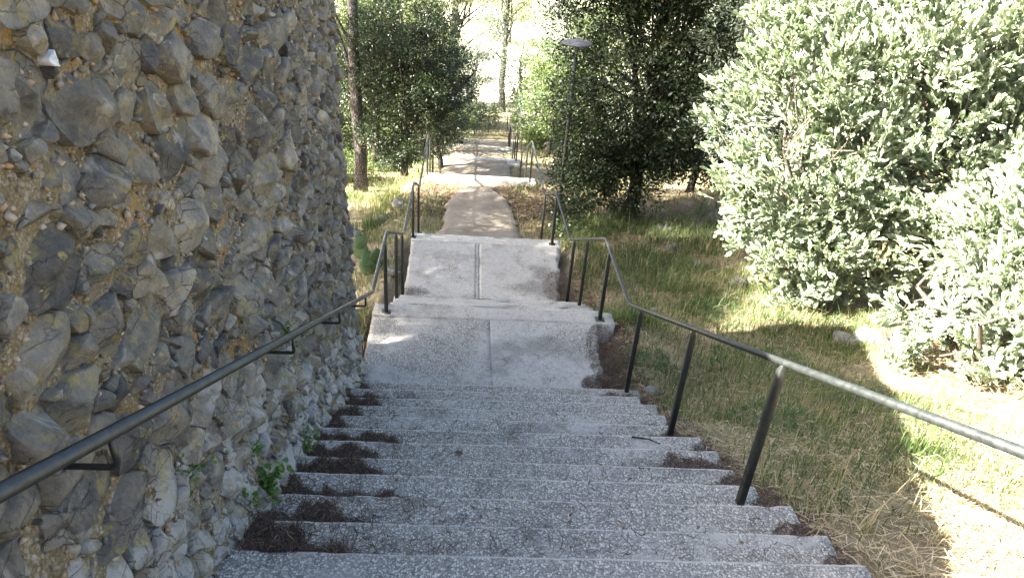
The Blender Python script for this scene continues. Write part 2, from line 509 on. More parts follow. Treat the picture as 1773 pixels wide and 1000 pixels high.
def make_wall():
    root = empty('rubble_wall', (-1.4, 2.5, -3.0))
    tag(root, 'tall rough wall of grey rubble stones and ochre mortar beside the steps', 'wall')
    # core
    sv = np.concatenate([np.arange(-3.0, 0, .25), np.arange(0, 6.85, .045)])
    V = []; nv = 72
    for s in sv:
        lo = stair_line(min(s, WALL_END)) - .35
        for v in np.linspace(lo, wall_top(s), nv):
            d = -.018 + .032 * fbm(s * 3.5, v * 3.5, 3) + .014 * fbm(s * 17, v * 17, 9)
            V.append(wall_pt(s, v, d))
    F = []
    for i in range(len(sv) - 1):
        for j in range(nv - 1):
            F.append((i * nv + j, (i + 1) * nv + j, (i + 1) * nv + j + 1, i * nv + j + 1))
    n0 = len(V)
    # top and back, closing the thickness (0.55 m)
    for s in (sv[0], WALL_END + .1):
        V.append((-1.62, s, wall_top(s))); V.append((-1.62, s, -6.2))
    top = [i * nv + nv - 1 for i in range(len(sv))]
    F.append((n0, n0 + 1, n0 + 3, n0 + 2))
    tri = []
    face_n = int(np.searchsorted(sv, WALL_END + .1))
    for i in range(len(sv) - 1):
        a, b = top[i], top[i + 1]
        if i < face_n - 1:
            tri.append((a, b, n0))
    tri.append((top[face_n - 1], n0 + 2, n0))
    for i in range(face_n - 1, len(sv) - 1): tri.append((top[i], top[i + 1], n0 + 2))
    mesh_np('mortar_core', V, [np.array(F), np.array(tri)], M['mortar'], root, smooth=True)

    # stones: power diagram over (s, v)
    rs = np.random.default_rng(11)
    A = 1.38                                # stones lie wider than tall
    S_lo, S_hi = -.4, 6.75
    seeds = []
    grid = {}
    def ok(s, w, r):
        gi, gj = int(s // .4), int(w // .4)
        for a in range(gi - 1, gi + 2):
            for b in range(gj - 1, gj + 2):
                for (s2, w2, r2) in grid.get((a, b), ()):
                    if (s - s2) ** 2 + (w - w2) ** 2 < (.74 * (r + r2)) ** 2: return False
        return True
    for r, tries in ((.17, 420), (.15, 500), (.125, 1300), (.10, 3500), (.08, 5500), (.06, 8000), (.042, 12000), (.028, 12000)):
        for _ in range(tries):
            s = rs.uniform(S_lo, S_hi)
            v = rs.uniform(stair_line(min(max(s, 0), WALL_END)) - .15, wall_top(s))
            rr = r * rs.uniform(.9, 1.1)
            # smaller rubble towards the foot and the far end
            hh = v - stair_line(min(s, WALL_END))
            if r > .11 and (hh < .5 or s > 4.2): continue
            w = v * A
            if ok(s, w, rr):
                seeds.append((s, w, rr)); grid.setdefault((int(s // .4), int(w // .4)), []).append((s, w, rr))
    P = np.array(seeds)
    cells = []
    for i, (s, w, r) in enumerate(seeds):
        poly = [(s - .4, w - .4), (s + .4, w - .4), (s + .4, w + .4), (s - .4, w + .4)]
        d2 = (P[:, 0] - s) ** 2 + (P[:, 1] - w) ** 2
        nb = np.argsort(d2)[1:26]
        for j in nb:
            bx, bw, br = P[j]
            nx, nw = bx - s, bw - w
            L2 = nx * nx + nw * nw
            if L2 > .7: break
            k = .5 * (L2 + r * r - br * br)
            out = []
            for q in range(len(poly)):
                p0, p1 = poly[q], poly[(q + 1) % len(poly)]
                e0 = (p0[0] - s) * nx + (p0[1] - w) * nw - k
                e1 = (p1[0] - s) * nx + (p1[1] - w) * nw - k
                if e0 <= 0: out.append(p0)
                if (e0 < 0) != (e1 < 0):
                    t = e0 / (e0 - e1)
                    out.append((p0[0] + t * (p1[0] - p0[0]), p0[1] + t * (p1[1] - p0[1])))
            poly = out
            if len(poly) < 3: break
        if len(poly) >= 3:
            cells.append((i, np.array(poly)))
    def stone_geo(i, poly, r):
        c = poly.mean(0)
        # perimeter resampled to N points, corners softened, outline roughened
        nP = 22 if r > .09 else (16 if r > .05 else 10)
        e = np.roll(poly, -1, 0) - poly
        L = np.linalg.norm(e, axis=1); cum = np.concatenate([[0], np.cumsum(L)])
        pts = []
        for q in np.linspace(0, cum[-1], nP, endpoint=False):
            k = min(np.searchsorted(cum, q, 'right') - 1, len(poly) - 1)
            pts.append(poly[k] + e[k] * (q - cum[k]) / max(L[k], 1e-6))
        pts = np.array(pts)
        pts = .9 * pts + .05 * (np.roll(pts, 1, 0) + np.roll(pts, -1, 0))
        size = math.sqrt(max(cum[-1] ** 2 / 16, 1e-6))
        gap = rs.uniform(-.002, .006) if r > .05 else rs.uniform(-.001, .004)
        rad = np.linalg.norm(pts - c, axis=1)
        shrink = np.clip(1 - gap / rad, .55, 1) * rs.uniform(.93, 1.03, nP)
        pts = c + (pts - c) * shrink[:, None]
        hmax = min(.058, .012 + .32 * r) * rs.uniform(.5, 1.2)
        base = rs.uniform(-.012, .012)
        planes = []
        for _ in range(rs.integers(3, 7)):
            g = rs.normal(0, .52, 2)
            planes.append((rs.uniform(.35, .95) * hmax + .10 * r, g))
        ti = rs.normal(0, .17, 2) + np.array([0, -.10])
        V = []
        for sc, hf in ((1.0, None), (.99, .62), (.955, .95), (.76, 1.0), (.5, 1.0), (.25, 1.0)):
            for p in pts:
                q = c + (p - c) * sc * (1 + rs.normal(0, .010))
                if hf is None: h = -.06
                else:
                    h = min(pl + g @ (q - c) for pl, g in planes)
                    h = max(min(h, hmax), -.02) * hf + base + ti @ (q - c) * .5 + .07 * r * fbm(q[0] * 22, q[1] * 22, i, 3)
                V.append(wall_pt(q[0], min(q[1] / A, wall_top(q[0]) + .01), h))
        h = min(pl for pl, g in planes) + base
        V.append(wall_pt(c[0], min(c[1] / A, wall_top(c[0]) + .01), h))
        F4 = []; F3 = []
        for k in range(5):
            for q in range(nP):
                j = (q + 1) % nP
                F4.append((k * nP + q, k * nP + j, (k + 1) * nP + j, (k + 1) * nP + q))
        for q in range(nP): F3.append((5 * nP + q, 5 * nP + (q + 1) % nP, 6 * nP))
        return V, F4, F3
    items = []
    for i, poly in cells:
        s, w, r = seeds[i]
        if r < .05 and rs.random() < .12: continue      # left as mortar
        if r > .05 and rs.random() < .025: continue
        d = Vector(wall_pt(s, w / A, 0))
        depth = max(d.dot(CF), .3)
        px = 1231 * r / depth
        u = 886 + 1231 * d.dot(CR) / depth; vv = 500 - 1231 * d.dot(CU) / depth
        seen = s > 0 and d.dot(CF) > .3 and -60 < u < 1800 and -60 < vv < 1060
        items.append((px if seen else 0, i, poly, r, s, w / A))
    items.sort(key=lambda q: -q[0])
    loose = MB(); loose_t = []
    white_at = wall_white = Vector((-1.05, 1.62, -.62))
    best = min(range(min(300, len(items))), key=lambda k: (Vector(wall_pt(items[k][4], items[k][5], 0)) - Vector((-1.06, 2.02, -.60))).length + (0 if .035 < items[k][3] < .07 else 1))
    for k, (px, i, poly, r, s, v) in enumerate(items):
        V, F4, F3 = stone_geo(i, poly, r)
        tone = float(np.clip(rs.normal(.42, .24), 0, 1))
        if k < 300:
            mesh_np('stone', V, [np.array(F4), np.array(F3)], M['white'] if k == best else M['stone'], root, np.full(len(V), tone), smooth=False)
        else:
            loose.add(V, F3, F4); loose_t += [tone] * len(V)
    V = np.concatenate(loose.v)
    o = mesh_np('small_stones', V, [np.array(loose.f4), np.array(loose.f3)], M['stone'], root, np.array(loose_t))
    o['kind'] = 'stuff'
    # gravel chips stuck in the mortar
    mb = MB(); tt = []
    for _ in range(6500):
        s = rs.uniform(.2, 6.3); v = rs.uniform(stair_line(min(s, WALL_END)) - .05, wall_top(s))
        r = rs.uniform(.005, .016)
        c = np.array(wall_pt(s, v, -.016 + .032 * fbm(s * 3.5, v * 3.5, 3) + .014 * fbm(s * 17, v * 17, 9) + rs.uniform(-.004, .006)))
        pts = rs.normal(0, 1, (6, 3)) * .25
        pts += np.array([(1, 0, 0), (-1, 0, 0), (0, 1, 0), (0, -1, 0), (0, 0, 1), (0, 0, -1)])
        mb.add(c + pts * r, [(0, 2, 4), (2, 1, 4), (1, 3, 4), (3, 0, 4), (2, 0, 5), (1, 2, 5), (3, 1, 5), (0, 3, 5)])
        tt += [rs.random()] * 6
    o = mesh_np('mortar_gravel', np.concatenate(mb.v), [np.array(mb.f3)], M['bits'], root, np.array(tt))
    o['kind'] = 'stuff'
make_wall()

# ------------------------------------------------------------------ stair flights, landings, paths
rs = np.random.default_rng(21)
def step_mesh(name, root, xl, xr, yl, yr, z, depth, ri, seed, right_rag=.02, mats=None, edge_w=.016):
    """one concrete step: nosing edge from (xl,yl) to (xr,yr) at height z, running back by depth"""
    mats = mats or [M['step'], M['edge']]
    nx = 44
    back = []
    V = []; F = []; mi = []
    # profile going from the riser foot up over the nosing and back: (dy, dz)
    prof = [(-.012, -ri - .10), (-.010, -.030), (.0, -.010), (-.004, -.002), (-.012, .0), (-edge_w, .0015), (-depth * .55, .001), (-depth * .80, .001), (-depth - .02, 0), (-depth - .02, -ri - .10)]
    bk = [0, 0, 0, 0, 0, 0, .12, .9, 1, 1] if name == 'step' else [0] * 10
    m = len(prof)
    for i in range(nx + 1):
        t = i / nx
        x = xl + (xr - xl) * t
        y = yl + (yr - yl) * t
        chip = .006 * fbm(x * 9, seed * 3.1, 1) + .005 * fbm(x * 31, seed, 2)
        c2 = fbm(x * 4.3, seed * 7.7, 5)
        if c2 > .42: chip -= .022 * (c2 - .42) / .3
        if abs(x - .33) < .035 and seed % 3 == 0: chip -= .022 * (1 - abs(x - .33) / .035)
        sag = .004 * fbm(x * 2, seed, 8)
        for j, (dy, dz) in enumerate(prof):
            k = 1.0 if j < 5 else 0
            xx = x
            if i in (0, nx): xx += rs.normal(0, .006)
            back.append(bk[j])
            V.append((xx, y + dy + chip * k, z + dz + sag - (abs(chip) * .35 if 2 <= j <= 4 else 0)))
    for i in range(nx):
        for j in range(m - 1):
            a = i * m + j
            F.append((a, a + m, a + m + 1, a + 1)); mi.append(1 if j in (1, 2, 3, 4) else 0)
    V0 = len(V)
    ends = []
    for i in (0, nx):
        ends.append(tuple(i * m + j for j in range(m)))
    F = np.array(F)
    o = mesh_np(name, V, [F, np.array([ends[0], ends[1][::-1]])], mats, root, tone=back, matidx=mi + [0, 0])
    return o

NOS = [(2.165, 2.131), (2.474, 2.433), (2.793, 2.771), (3.11, 3.077), (3.408, 3.375), (3.726, 3.715), (4.032, 4.03), (4.356, 4.337), (4.673, 4.649), (4.957, 4.989), (5.288, 5.288), (5.593, 5.596)]
REND = [1.89, 1.89, 1.87, 1.80, 1.80, 1.83, 1.82, 1.70, 1.75, 1.77, 1.70, 1.78]
flight = empty('stair_flight', (.4, 3.8, -3.6))
tag(flight, 'longest flight of pebbled grey concrete steps, running beside the stone wall', 'stairs', 'flights of concrete steps')
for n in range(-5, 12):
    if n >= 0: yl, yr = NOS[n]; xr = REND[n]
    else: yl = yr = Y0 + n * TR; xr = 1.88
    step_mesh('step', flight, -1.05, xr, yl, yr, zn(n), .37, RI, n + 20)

def slab_np(name, root, corners, z, th, mat, seed, jag=(0, 0, 0, 0), nx=26, ny=26, dz=0.0, edge=None):
    """a cast slab; corners (x,y) near-left, near-right, far-right, far-left; jag = raggedness of left, right, near, far edges; dz = fall to the far edge"""
    (a, b, c, d) = [np.array(p, float) for p in corners]
    V = []
    for i in range(nx + 1):
        for j in range(ny + 1):
            s, t = i / nx, j / ny
            p = (a * (1 - s) + b * s) * (1 - t) + (d * (1 - s) + c * s) * t
            if i == nx: p[0] += jag[1] * fbm(p[1] * 5, seed, 1) * 1.5
            if i == 0: p[0] += jag[0] * fbm(p[1] * 5, seed, 2)
            if j == ny: p[1] += jag[3] * fbm(p[0] * 9, seed, 3)
            if j == 0: p[1] += jag[2] * fbm(p[0] * 9, seed, 4)
            zz = z - dz * t + .004 * fbm(p[0] * 2.5, p[1] * 2.5, seed)
            if (i == 0 and jag[0]) or (i == nx and jag[1]): zz -= .006
            V.append((p[0], p[1], zz))
    I = np.arange((nx + 1) * (ny + 1)).reshape(nx + 1, ny + 1)
    F = np.stack([I[:-1, :-1], I[1:, :-1], I[1:, 1:], I[:-1, 1:]], -1).reshape(-1, 4)
    ring = list(I[:, 0]) + list(I[-1, 1:]) + list(I[-2::-1, -1]) + list(I[0, -2:0:-1])
    n0 = len(V)
    V = np.array(V)
    V = np.concatenate([V, V[ring] - np.array([0, 0, th])])
    k = len(ring)
    side = np.array([(ring[q], n0 + q, n0 + (q + 1) % k, ring[(q + 1) % k]) for q in range(k)])
    return mesh_np(name, V, [F, side], mat, root)

land = empty('landing', (.3, 6.4, Z1))
tag(land, 'first concrete landing, worn dark on the side by the wall', kind='structure')
slab_np('slab', land, [(-1.0, 5.60), (.329, 5.60), (.329, 7.04), (-1.03, 7.04)], Z1, .16, M['slab'], 3, (0.0, 0, 0, 0))
slab_np('slab', land, [(.331, 5.60), (1.45, 5.60), (1.60, 7.04), (.331, 7.04)], Z1, .16, M['slab2'], 5, (0, .045, 0, 0), nx=40, ny=44)
step_mesh('nosing_beam', land, -1.035, 1.80, 7.31, 7.29, Z1 + .003, .25, RI, 61, mats=[M['slab2'], M['edge']])

fl2 = empty('stair_flight', (.4, 8.0, Z1 - .5))
tag(fl2, 'short flight of six steps between the two concrete landings', 'stairs', 'flights of concrete steps')
for k in range(1, 6):
    step_mesh('step', fl2, -.90 + rs.normal(0, .02), 1.72 + rs.normal(0, .03), 7.30 + k * TR, 7.29 + k * TR, Z1 - k * .158, .34, .158, 70 + k, mats=[M['slab2'], M['edge']])

land2 = empty('landing', (.3, 10, Z2))
tag(land2, 'second concrete landing split by a smooth centre strip, above the gravel path', kind='structure')
slab_np('slab', land2, [(-.86, 8.80), (.198, 8.80), (.198, 11.0), (-.90, 11.0)], Z2, .16, M['slab2'], 13, (0.02, 0, 0, 0))
slab_np('joint_strip', land2, [(.198, 8.80), (.252, 8.80), (.252, 11.0), (.198, 11.0)], Z2 - .001, .15, M['step'], 14, nx=2)
slab_np('slab', land2, [(.252, 8.80), (1.40, 8.80), (1.62, 11.0), (.252, 11.0)], Z2, .16, M['slab2'], 15, (0, .05, 0, 0), ny=44)
step_mesh('nosing_beam', land2, -.92, 1.66, 11.26, 11.22, Z2 + .003, .26, .16, 81, mats=[M['edge'], M['edge']])

fl3 = empty('stair_flight', (.4, 11.8, -5.7))
tag(fl3, 'steps just below the pale front edge of the second landing', 'stairs', 'flights of concrete steps')
for k in range(1, 4):
    step_mesh('step', fl3, -.9, 1.6, 11.25 + k * TR, 11.22 + k * TR, Z2 - k * .16, .34, .16, 90 + k, mats=[M['slab2'], M['edge']])

def path_sheet(name, label, pts, seed):
    """gravel path; pts: (y, x_left, x_right, z)"""
    pts = np.array(pts); V = []; nx = 16
    ys = np.arange(pts[0, 0], pts[-1, 0] + .01, .12)
    for y in ys:
        l = np.interp(y, pts[:, 0], pts[:, 1]) + .10 * fbm(y * 1.7, seed, 1) + .05 * fbm(y * 6, seed, 2)
        r = np.interp(y, pts[:, 0], pts[:, 2]) + .10 * fbm(y * 1.7, seed, 5) + .05 * fbm(y * 6, seed, 6)
        z = np.interp(y, pts[:, 0], pts[:, 3])
        for i in range(nx + 1):
            t = i / nx
            x = l + (r - l) * t
            edge = min(t, 1 - t)
            V.append((x, y, z + .012 * fbm(x * 2, y * 2, seed) - (.05 if edge == 0 else 0)))
    n = len(ys)
    I = np.arange(n * (nx + 1)).reshape(n, nx + 1)
    F = np.stack([I[:-1, :-1], I[:-1, 1:], I[1:, 1:], I[1:, :-1]], -1).reshape(-1, 4)
    o = mesh_np(name, V, [F], M['path'], smooth=True)
    tag(o, label, kind='structure')
path_sheet('path', 'gravel path between grassy edges below the second landing', [(12.2, -.52, 1.12, -6.045), (13.2, -.48, 1.05, -6.06), (14.2, -.44, .98, -6.08), (14.9, -.28, .82, -6.10), (15.45, .0, .55, -6.17)], 1)
path_sheet('path', 'shaded gravel path below the white edge beam', [(18.5, -.75, 1.25, -7.38), (21.2, -.8, 1.3, -7.54)], 2)
path_sheet('path', 'sunlit tan gravel path farther down the slope', [(24, -.75, 1.3, -8.75), (26.8, -.7, 1.35, -9.03)], 3)
path_sheet('path', 'last stretch of grey gravel path before the turn', [(29, -.5, 1.6, -10.14), (31.5, -.4, 1.9, -10.36)], 4)
def low_flight(label, y, z, n, ri, dy, xl, xr, mats, seed, depth=.34):
    f = empty('stair_flight', (.3, y, z))
    tag(f, label, 'stairs', 'flights of concrete steps')
    step_mesh('nosing_beam', f, xl, xr, y, y - .05, z, depth, ri, seed, mats=mats)
    for k in range(1, n):
        step_mesh('step', f, xl + .03, xr - .03, y + k * dy, y - .05 + k * dy, z - k * ri, dy + .03, ri, seed + k, mats=[M['slab2'], M['edge']])
ed = [M['beam'], M['beam']]
low_flight('steps behind the bright white edge beam in the sun, below the first gravel path', 16.02, -6.10, 8, .16, .33, -.98, 1.62, ed, 101, .27)
low_flight('steps with a grey edge beam just above the sunlit tan path', 21.4, -7.54, 8, .152, .33, -.95, 1.62, [M['slab2'], M['edge']], 121, .55)
low_flight('steps with a grey edge beam just below the sunlit tan path', 27.0, -9.03, 7, .16, .33, -.85, 1.72, [M['slab2'], M['edge']], 141, .75)
low_flight('lowest steps at the turn of the path, farthest down the slope', 31.75, -10.36, 4, .16, .33, -.7, 2.1, ed, 161, .5)

# ------------------------------------------------------------------ handrails
def zline(y): return -S0 - .4935 * (y - Y0)
LEFT = [(-.88, -1.5, zline(-1.5) + .955), (-.88, 6.05, -3.565), (-.88, 7.33, -3.52), (-.88, 9.30, -4.49), (-.89, 11.32, -4.50), (-.91, 12.9, -5.20), (-.94, 16.1, -5.20),
        (-.95, 18.75, -6.47), (-.93, 21.35, -6.62), (-.9, 23.95, -7.80), (-.85, 27.0, -8.13), (-.8, 29.2, -9.22), (-.72, 31.4, -9.48)]
RIGHT = [(1.68, -1.5, zline(-1.5) + .93), (1.66, 6.0, -3.565), (1.64, 7.42, -3.53), (1.545, 9.35, -4.49), (1.51, 11.15, -4.50), (1.50, 12.73, -5.18), (1.47, 15.95, -5.18),
         (1.46, 18.7, -6.42), (1.50, 21.3, -6.62), (1.55, 23.95, -7.80), (1.62, 27.0, -8.13), (1.7, 29.2, -9.22), (1.8, 31.4, -9.48)]
def rounded(pts, r=.07, n=4):
    pts = [np.array(p, float) for p in pts]
    out = [pts[0]]
    for k in range(1, len(pts) - 1):
        a, b, c = pts[k - 1], pts[k], pts[k + 1]
        u = (a - b) / np.linalg.norm(a - b); w = (c - b) / np.linalg.norm(c - b)
        for t in np.linspace(0, 1, n):
            p0 = b + u * r; p1 = b + w * r
            out.append((1 - t) ** 2 * p0 + 2 * t * (1 - t) * b + t * t * p1)
    out.append(pts[-1])
    return out
def rail_z(prof, y): 
    p = np.array(prof); return float(np.interp(y, p[:, 1], p[:, 2]))
def rail_x(prof, y):
    p = np.array(prof); return float(np.interp(y, p[:, 1], p[:, 0]))
def post(root, x, y, z0, z1, w=.042, rz=0.0, lean=(0, 0), plate=False):
    h = w / 2; ca, sa = math.cos(rz), math.sin(rz)
    mb = MB()
    secs = [(z0 - .06, 1), (z1 - .055, 1), (z1 - .03, .62), (z1 - .012, .55)]
    V = []
    for z, k in secs:
        t = (z - z1) / (z0 - z1)
        for (a, b) in ((-h, -h), (h, -h), (h, h), (-h, h)):
            a2, b2 = a * k, b * k
            V.append((x + a2 * ca - b2 * sa + lean[0] * t, y + a2 * sa + b2 * ca + lean[1] * t, z))
    F = []
    for s in range(3):
        for i in range(4):
            j = (i + 1) % 4
            F.append((s * 4 + i, s * 4 + j, s * 4 + 4 + j, s * 4 + 4 + i))
    F.append((3, 2, 1, 0)); F.append((12, 13, 14, 15))
    mb.add(V, (), F)
    o = mb.build('post', M['paint'], root)
    bv = o.modifiers.new('bevel', 'BEVEL'); bv.width = .003; bv.segments = 1
    if plate:
        pb = MB(); pb.box((x - .055, y - .055, z0 - .02), (x + .055, y + .055, z0 + .007))
        pb.build('base_plate', M['paint'], root)
    return o
def add_rail(root, prof):
    mb = MB(); mb.tube(rounded(prof), .0195, 14)
    return mb.build('rail', M['paint'], root, smooth=True)
hl = empty('handrail', (-.88, 7.0, -3.6))
tag(hl, 'dark metal handrail bracketed to the stone wall and continuing on posts down the same side', 'handrail')
add_rail(hl, LEFT)
for y in (-.3, 1.42, 3.15, 4.40, 5.62):
    z = rail_z(LEFT, y) - .02; x = -.88
    mb = MB()
    mb.tube(rounded([(-1.12, y, z - .095), (x, y, z - .095), (x, y, z + .012)], .022, 5), .0095, 8)
    mb.build('bracket', M['paint'], hl, smooth=True)
for y, z in ((7.12, Z1), (8.28, -4.97), (9.08, Z2), (11.10, Z2), (12.62, -6.1), (15.85, -6.12), (17.0, -6.75), (18.6, -7.4), (21.2, -7.55), (22.4, -8.1), (23.9, -8.75), (26.85, -9.0), (28, -9.6), (29.2, -10.2), (31.3, -10.4)):
    post(hl, rail_x(LEFT, y), y, z, rail_z(LEFT, y), plate=z in (Z1, Z2))
hr = empty('handrail', (1.66, 7.0, -3.6))
tag(hr, 'dark metal handrail standing on square posts along the grass side of the steps', 'handrail')
add_rail(hr, RIGHT)
for y, z in ((.35, -1.85), (2.93, -3.08), (4.21, -3.70), (5.56, -4.36), (7.13, Z1), (8.28, -4.97), (9.08, -5.38), (11.05, Z2), (12.60, -6.1), (15.75, -6.12), (17.0, -6.75), (18.6, -7.4), (21.2, -7.55), (22.4, -8.1), (23.9, -8.75), (26.85, -9.0), (28, -9.6), (29.2, -10.2), (31.3, -10.4)):
    post(hr, rail_x(RIGHT, y), y, z, rail_z(RIGHT, y), rz=.2 * math.sin(y * 3), plate=z in (Z1, Z2))
# guard rail at the turn, and the rails going on to the right
def low_rail(label, pts, h=.95):
    root = empty('guard_rail', tuple(pts[0]))
    tag(root, label, 'railing')
    mb = MB(); mb.tube([(x, y, z + h) for x, y, z in pts], .02, 8)
    mb.build('rail', M['paint'], root, smooth=True)
    for x, y, z in pts: post(root, x, y, z - .1, z + h)
low_rail('thin dark guard rail closing the far side of the turn in the path', [(-.35, 33.2, -10.6), (.25, 34.0, -10.75), (.95, 34.6, -10.85), (1.9, 35.0, -11.0)])
low_rail('thin dark railing leading off beyond the last steps under the trees', [(2.35, 30.5, -10.3), (2.75, 31.5, -10.45), (4.0, 33.0, -10.9)])

# ------------------------------------------------------------------ leaves, blades, trees
def leaves_np(C, D, U, ln, wd, tone, fold=.25, obov=False):
    """C base points, D directions, U rough normals -> V, quads; a folded six-vertex leaf when obov else a folded four-vertex leaf"""
    N = len(C)
    D = D / (np.linalg.norm(D, axis=1, keepdims=True) + 1e-9)
    R = np.cross(D, U); R /= np.linalg.norm(R, axis=1, keepdims=True) + 1e-9
    Nn = np.cross(R, D)
    ln = np.broadcast_to(ln, (N,))[:, None]; wd = np.broadcast_to(wd, (N,))[:, None]
    if obov:
        b = C; t = C + D * ln - Nn * ln * .10
        l1 = C + D * ln * .40 - R * wd * .38 + Nn * wd * fold; r1 = C + D * ln * .40 + R * wd * .38 + Nn * wd * fold
        l2 = C + D * ln * .78 - R * wd * .50 + Nn * wd * fold * .7 - Nn * ln * .04; r2 = C + D * ln * .78 + R * wd * .50 + Nn * wd * fold * .7 - Nn * ln * .04
        V = np.stack([b, l1, l2, t, r2, r1], 1).reshape(-1, 3)
        I = np.arange(N)[:, None] * 6
        F = np.concatenate([I + np.array([0, 3, 2, 1]), I + np.array([0, 5, 4, 3])])
        return V, F, np.repeat(tone, 6)
    b = C; t = C + D * ln
    l = C + D * ln * .5 - R * wd * .5 + Nn * wd * fold; r = C + D * ln * .5 + R * wd * .5 + Nn * wd * fold
    V = np.stack([b, r, t, l], 1).reshape(-1, 3)
    return V, np.arange(4 * N).reshape(N, 4), np.repeat(tone, 4)
def unit(rg, n):
    v = rg.normal(size=(n, 3)); return v / np.linalg.norm(v, axis=1, keepdims=True)
def blob_points(rg, blobs, n, shell=.55):
    """points in a union of ellipsoids (cx,cy,cz,rx,ry,rz), more of them near the surface"""
    B = np.array(blobs, float)
    w = (B[:, 3] * B[:, 4] * B[:, 5]) ** .75; w /= w.sum()
    k = rg.choice(len(B), n, p=w)
    u = unit(rg, n); r = rg.random(n) ** (1 / 3); r = shell + (1 - shell) * r
    r = np.where(rg.random(n) < .25, rg.random(n) ** .5, r)
    return B[k, :3] + u * r[:, None] * B[k, 3:6], u, k
def limb(mb, a, b, r0, r1, rg, sag=.12, n=5, ns=6):
    a = np.array(a, float); b = np.array(b, float)
    L = np.linalg.norm(b - a)
    mid = rg.normal(0, sag * L * .5, (2, 3))
    pts = []
    for t in np.linspace(0, 1, n):
        p = a * (1 - t) + b * t + mid[0] * math.sin(math.pi * t) * .5 + mid[1] * math.sin(2 * math.pi * t) * .3
        pts.append(p)
    mb.tube(pts, np.linspace(r0, r1, n), ns, caps=False)
    return pts
def tree(name, label, cat, base, trunk, tr, blobs, n_clump, per, leaf, lw, mat, bark, seed, group=None, clump_r=.22, limbs=26, droop=.0, shell=.5, needle=False, twigs=60, obov=False, ns=10, flip=1.0):
    """trunk: list of points from the foot up; tr: radii; blobs: crown ellipsoids; limbs reach from the trunk into the crown"""
    rg = np.random.default_rng(seed)
    root = empty(name, tuple(base))
    tag(root, label, cat, group)
    mb = MB()
    tp = np.array(trunk, float)
    fine = []
    cum = np.linspace(0, 1, len(tp)); q = np.linspace(0, 1, max(10, 5 * len(tp)))
    fine = np.stack([np.interp(q, cum, tp[:, k]) for k in range(3)], 1)
    fine[1:-1] = (fine[:-2] + 2 * fine[1:-1] + fine[2:]) / 4
    fine += rg.normal(0, .012, fine.shape)
    rad = np.interp(q, cum, tr); rad[0] *= 1.35; rad[1] *= 1.12
    mb.tube(fine, rad, ns, caps=True)
    mb.build('trunk', bark, root, smooth=True)
    C, U, K = blob_points(rg, blobs, n_clump, shell)
    lb = MB(); tips = []
    sel = rg.choice(n_clump, min(limbs, n_clump), replace=False)
    for s in sel:
        t = rg.uniform(.25, 1.0)
        j = int(t * (len(fine) - 1))
        # prefer a trunk point below the tip
        if fine[j][2] > C[s][2]: j = max(0, int(j * .6))
        pts = limb(lb, fine[j], C[s], max(.012, rad[j] * .35), .006, rg)
        tips.append(pts)
    for _ in range(twigs):
        if not tips: break
        p = tips[rg.integers(len(tips))]; a = p[rg.integers(1, len(p))]
        j = np.argmin(((C - a) ** 2).sum(1) + rg.random(len(C)) * .4)
        limb(lb, a, C[j], .008, .003, rg, n=4, ns=4)
    if lb.n: lb.build('branch', bark, root, smooth=True)
    cc = np.repeat(C, per, 0)
    N = len(cc)
    off = unit(rg, N) * (rg.random(N) ** .5)[:, None] * clump_r * np.repeat(rg.uniform(.6, 1.3, n_clump), per)[:, None]
    off[:, 2] *= .75
    P = cc + off
    out = np.repeat(U, per, 0)
    D = off / (np.linalg.norm(off, axis=1, keepdims=True) + 1e-6) * .7 + out * .5 + unit(rg, N) * .6 + np.array([0, 0, -droop])
    Un = out * .6 + np.array([0, 0, .7]) * flip + unit(rg, N) * .5
    tone = np.clip(np.repeat(rg.normal(.45, .2, n_clump), per) + rg.normal(0, .16, N), 0, 1)
    ln = leaf * rg.uniform(.65, 1.25, N)
    V, F, T = leaves_np(P, D, Un, ln, ln * lw, tone, obov=obov)
    o = mesh_np('crown', V, [F], mat, root, T)
    o['kind'] = 'stuff'
    return root

# --- the big pale shrubs on the grass side
def whorl_pieces(rg, base, d, L=.12, n=11):
    """a sprig: short stem with a whorl of obovate leaves round its tip; returns leaf data and stem points"""
    d = d / np.linalg.norm(d)
    a = np.cross(d, (0, 0, 1.0)); a /= np.linalg.norm(a) + 1e-9
    b = np.cross(d, a)
    stem = [base - d * .16, base - d * .06, base + d * .015]
    C = []; D = []; U = []; ln = []
    for k in range(n):
        th = k * 2.4 + rg.normal(0, .25); t = k / n
        e = math.cos(th) * a + math.sin(th) * b
        C.append(base - d * (.11 * (1 - t)) )
        tilt = 1.15 - .75 * t
        D.append(e * tilt + d * (1.0 - .35 * (1 - t)) + rg.normal(0, .12, 3))
        U.append(d * 1.0 - e * .25 + rg.normal(0, .1, 3))
        ln.append(L * rg.uniform(.7, 1.1) * (1 - .25 * t))
    return np.array(C), np.array(D), np.array(U), np.array(ln), stem
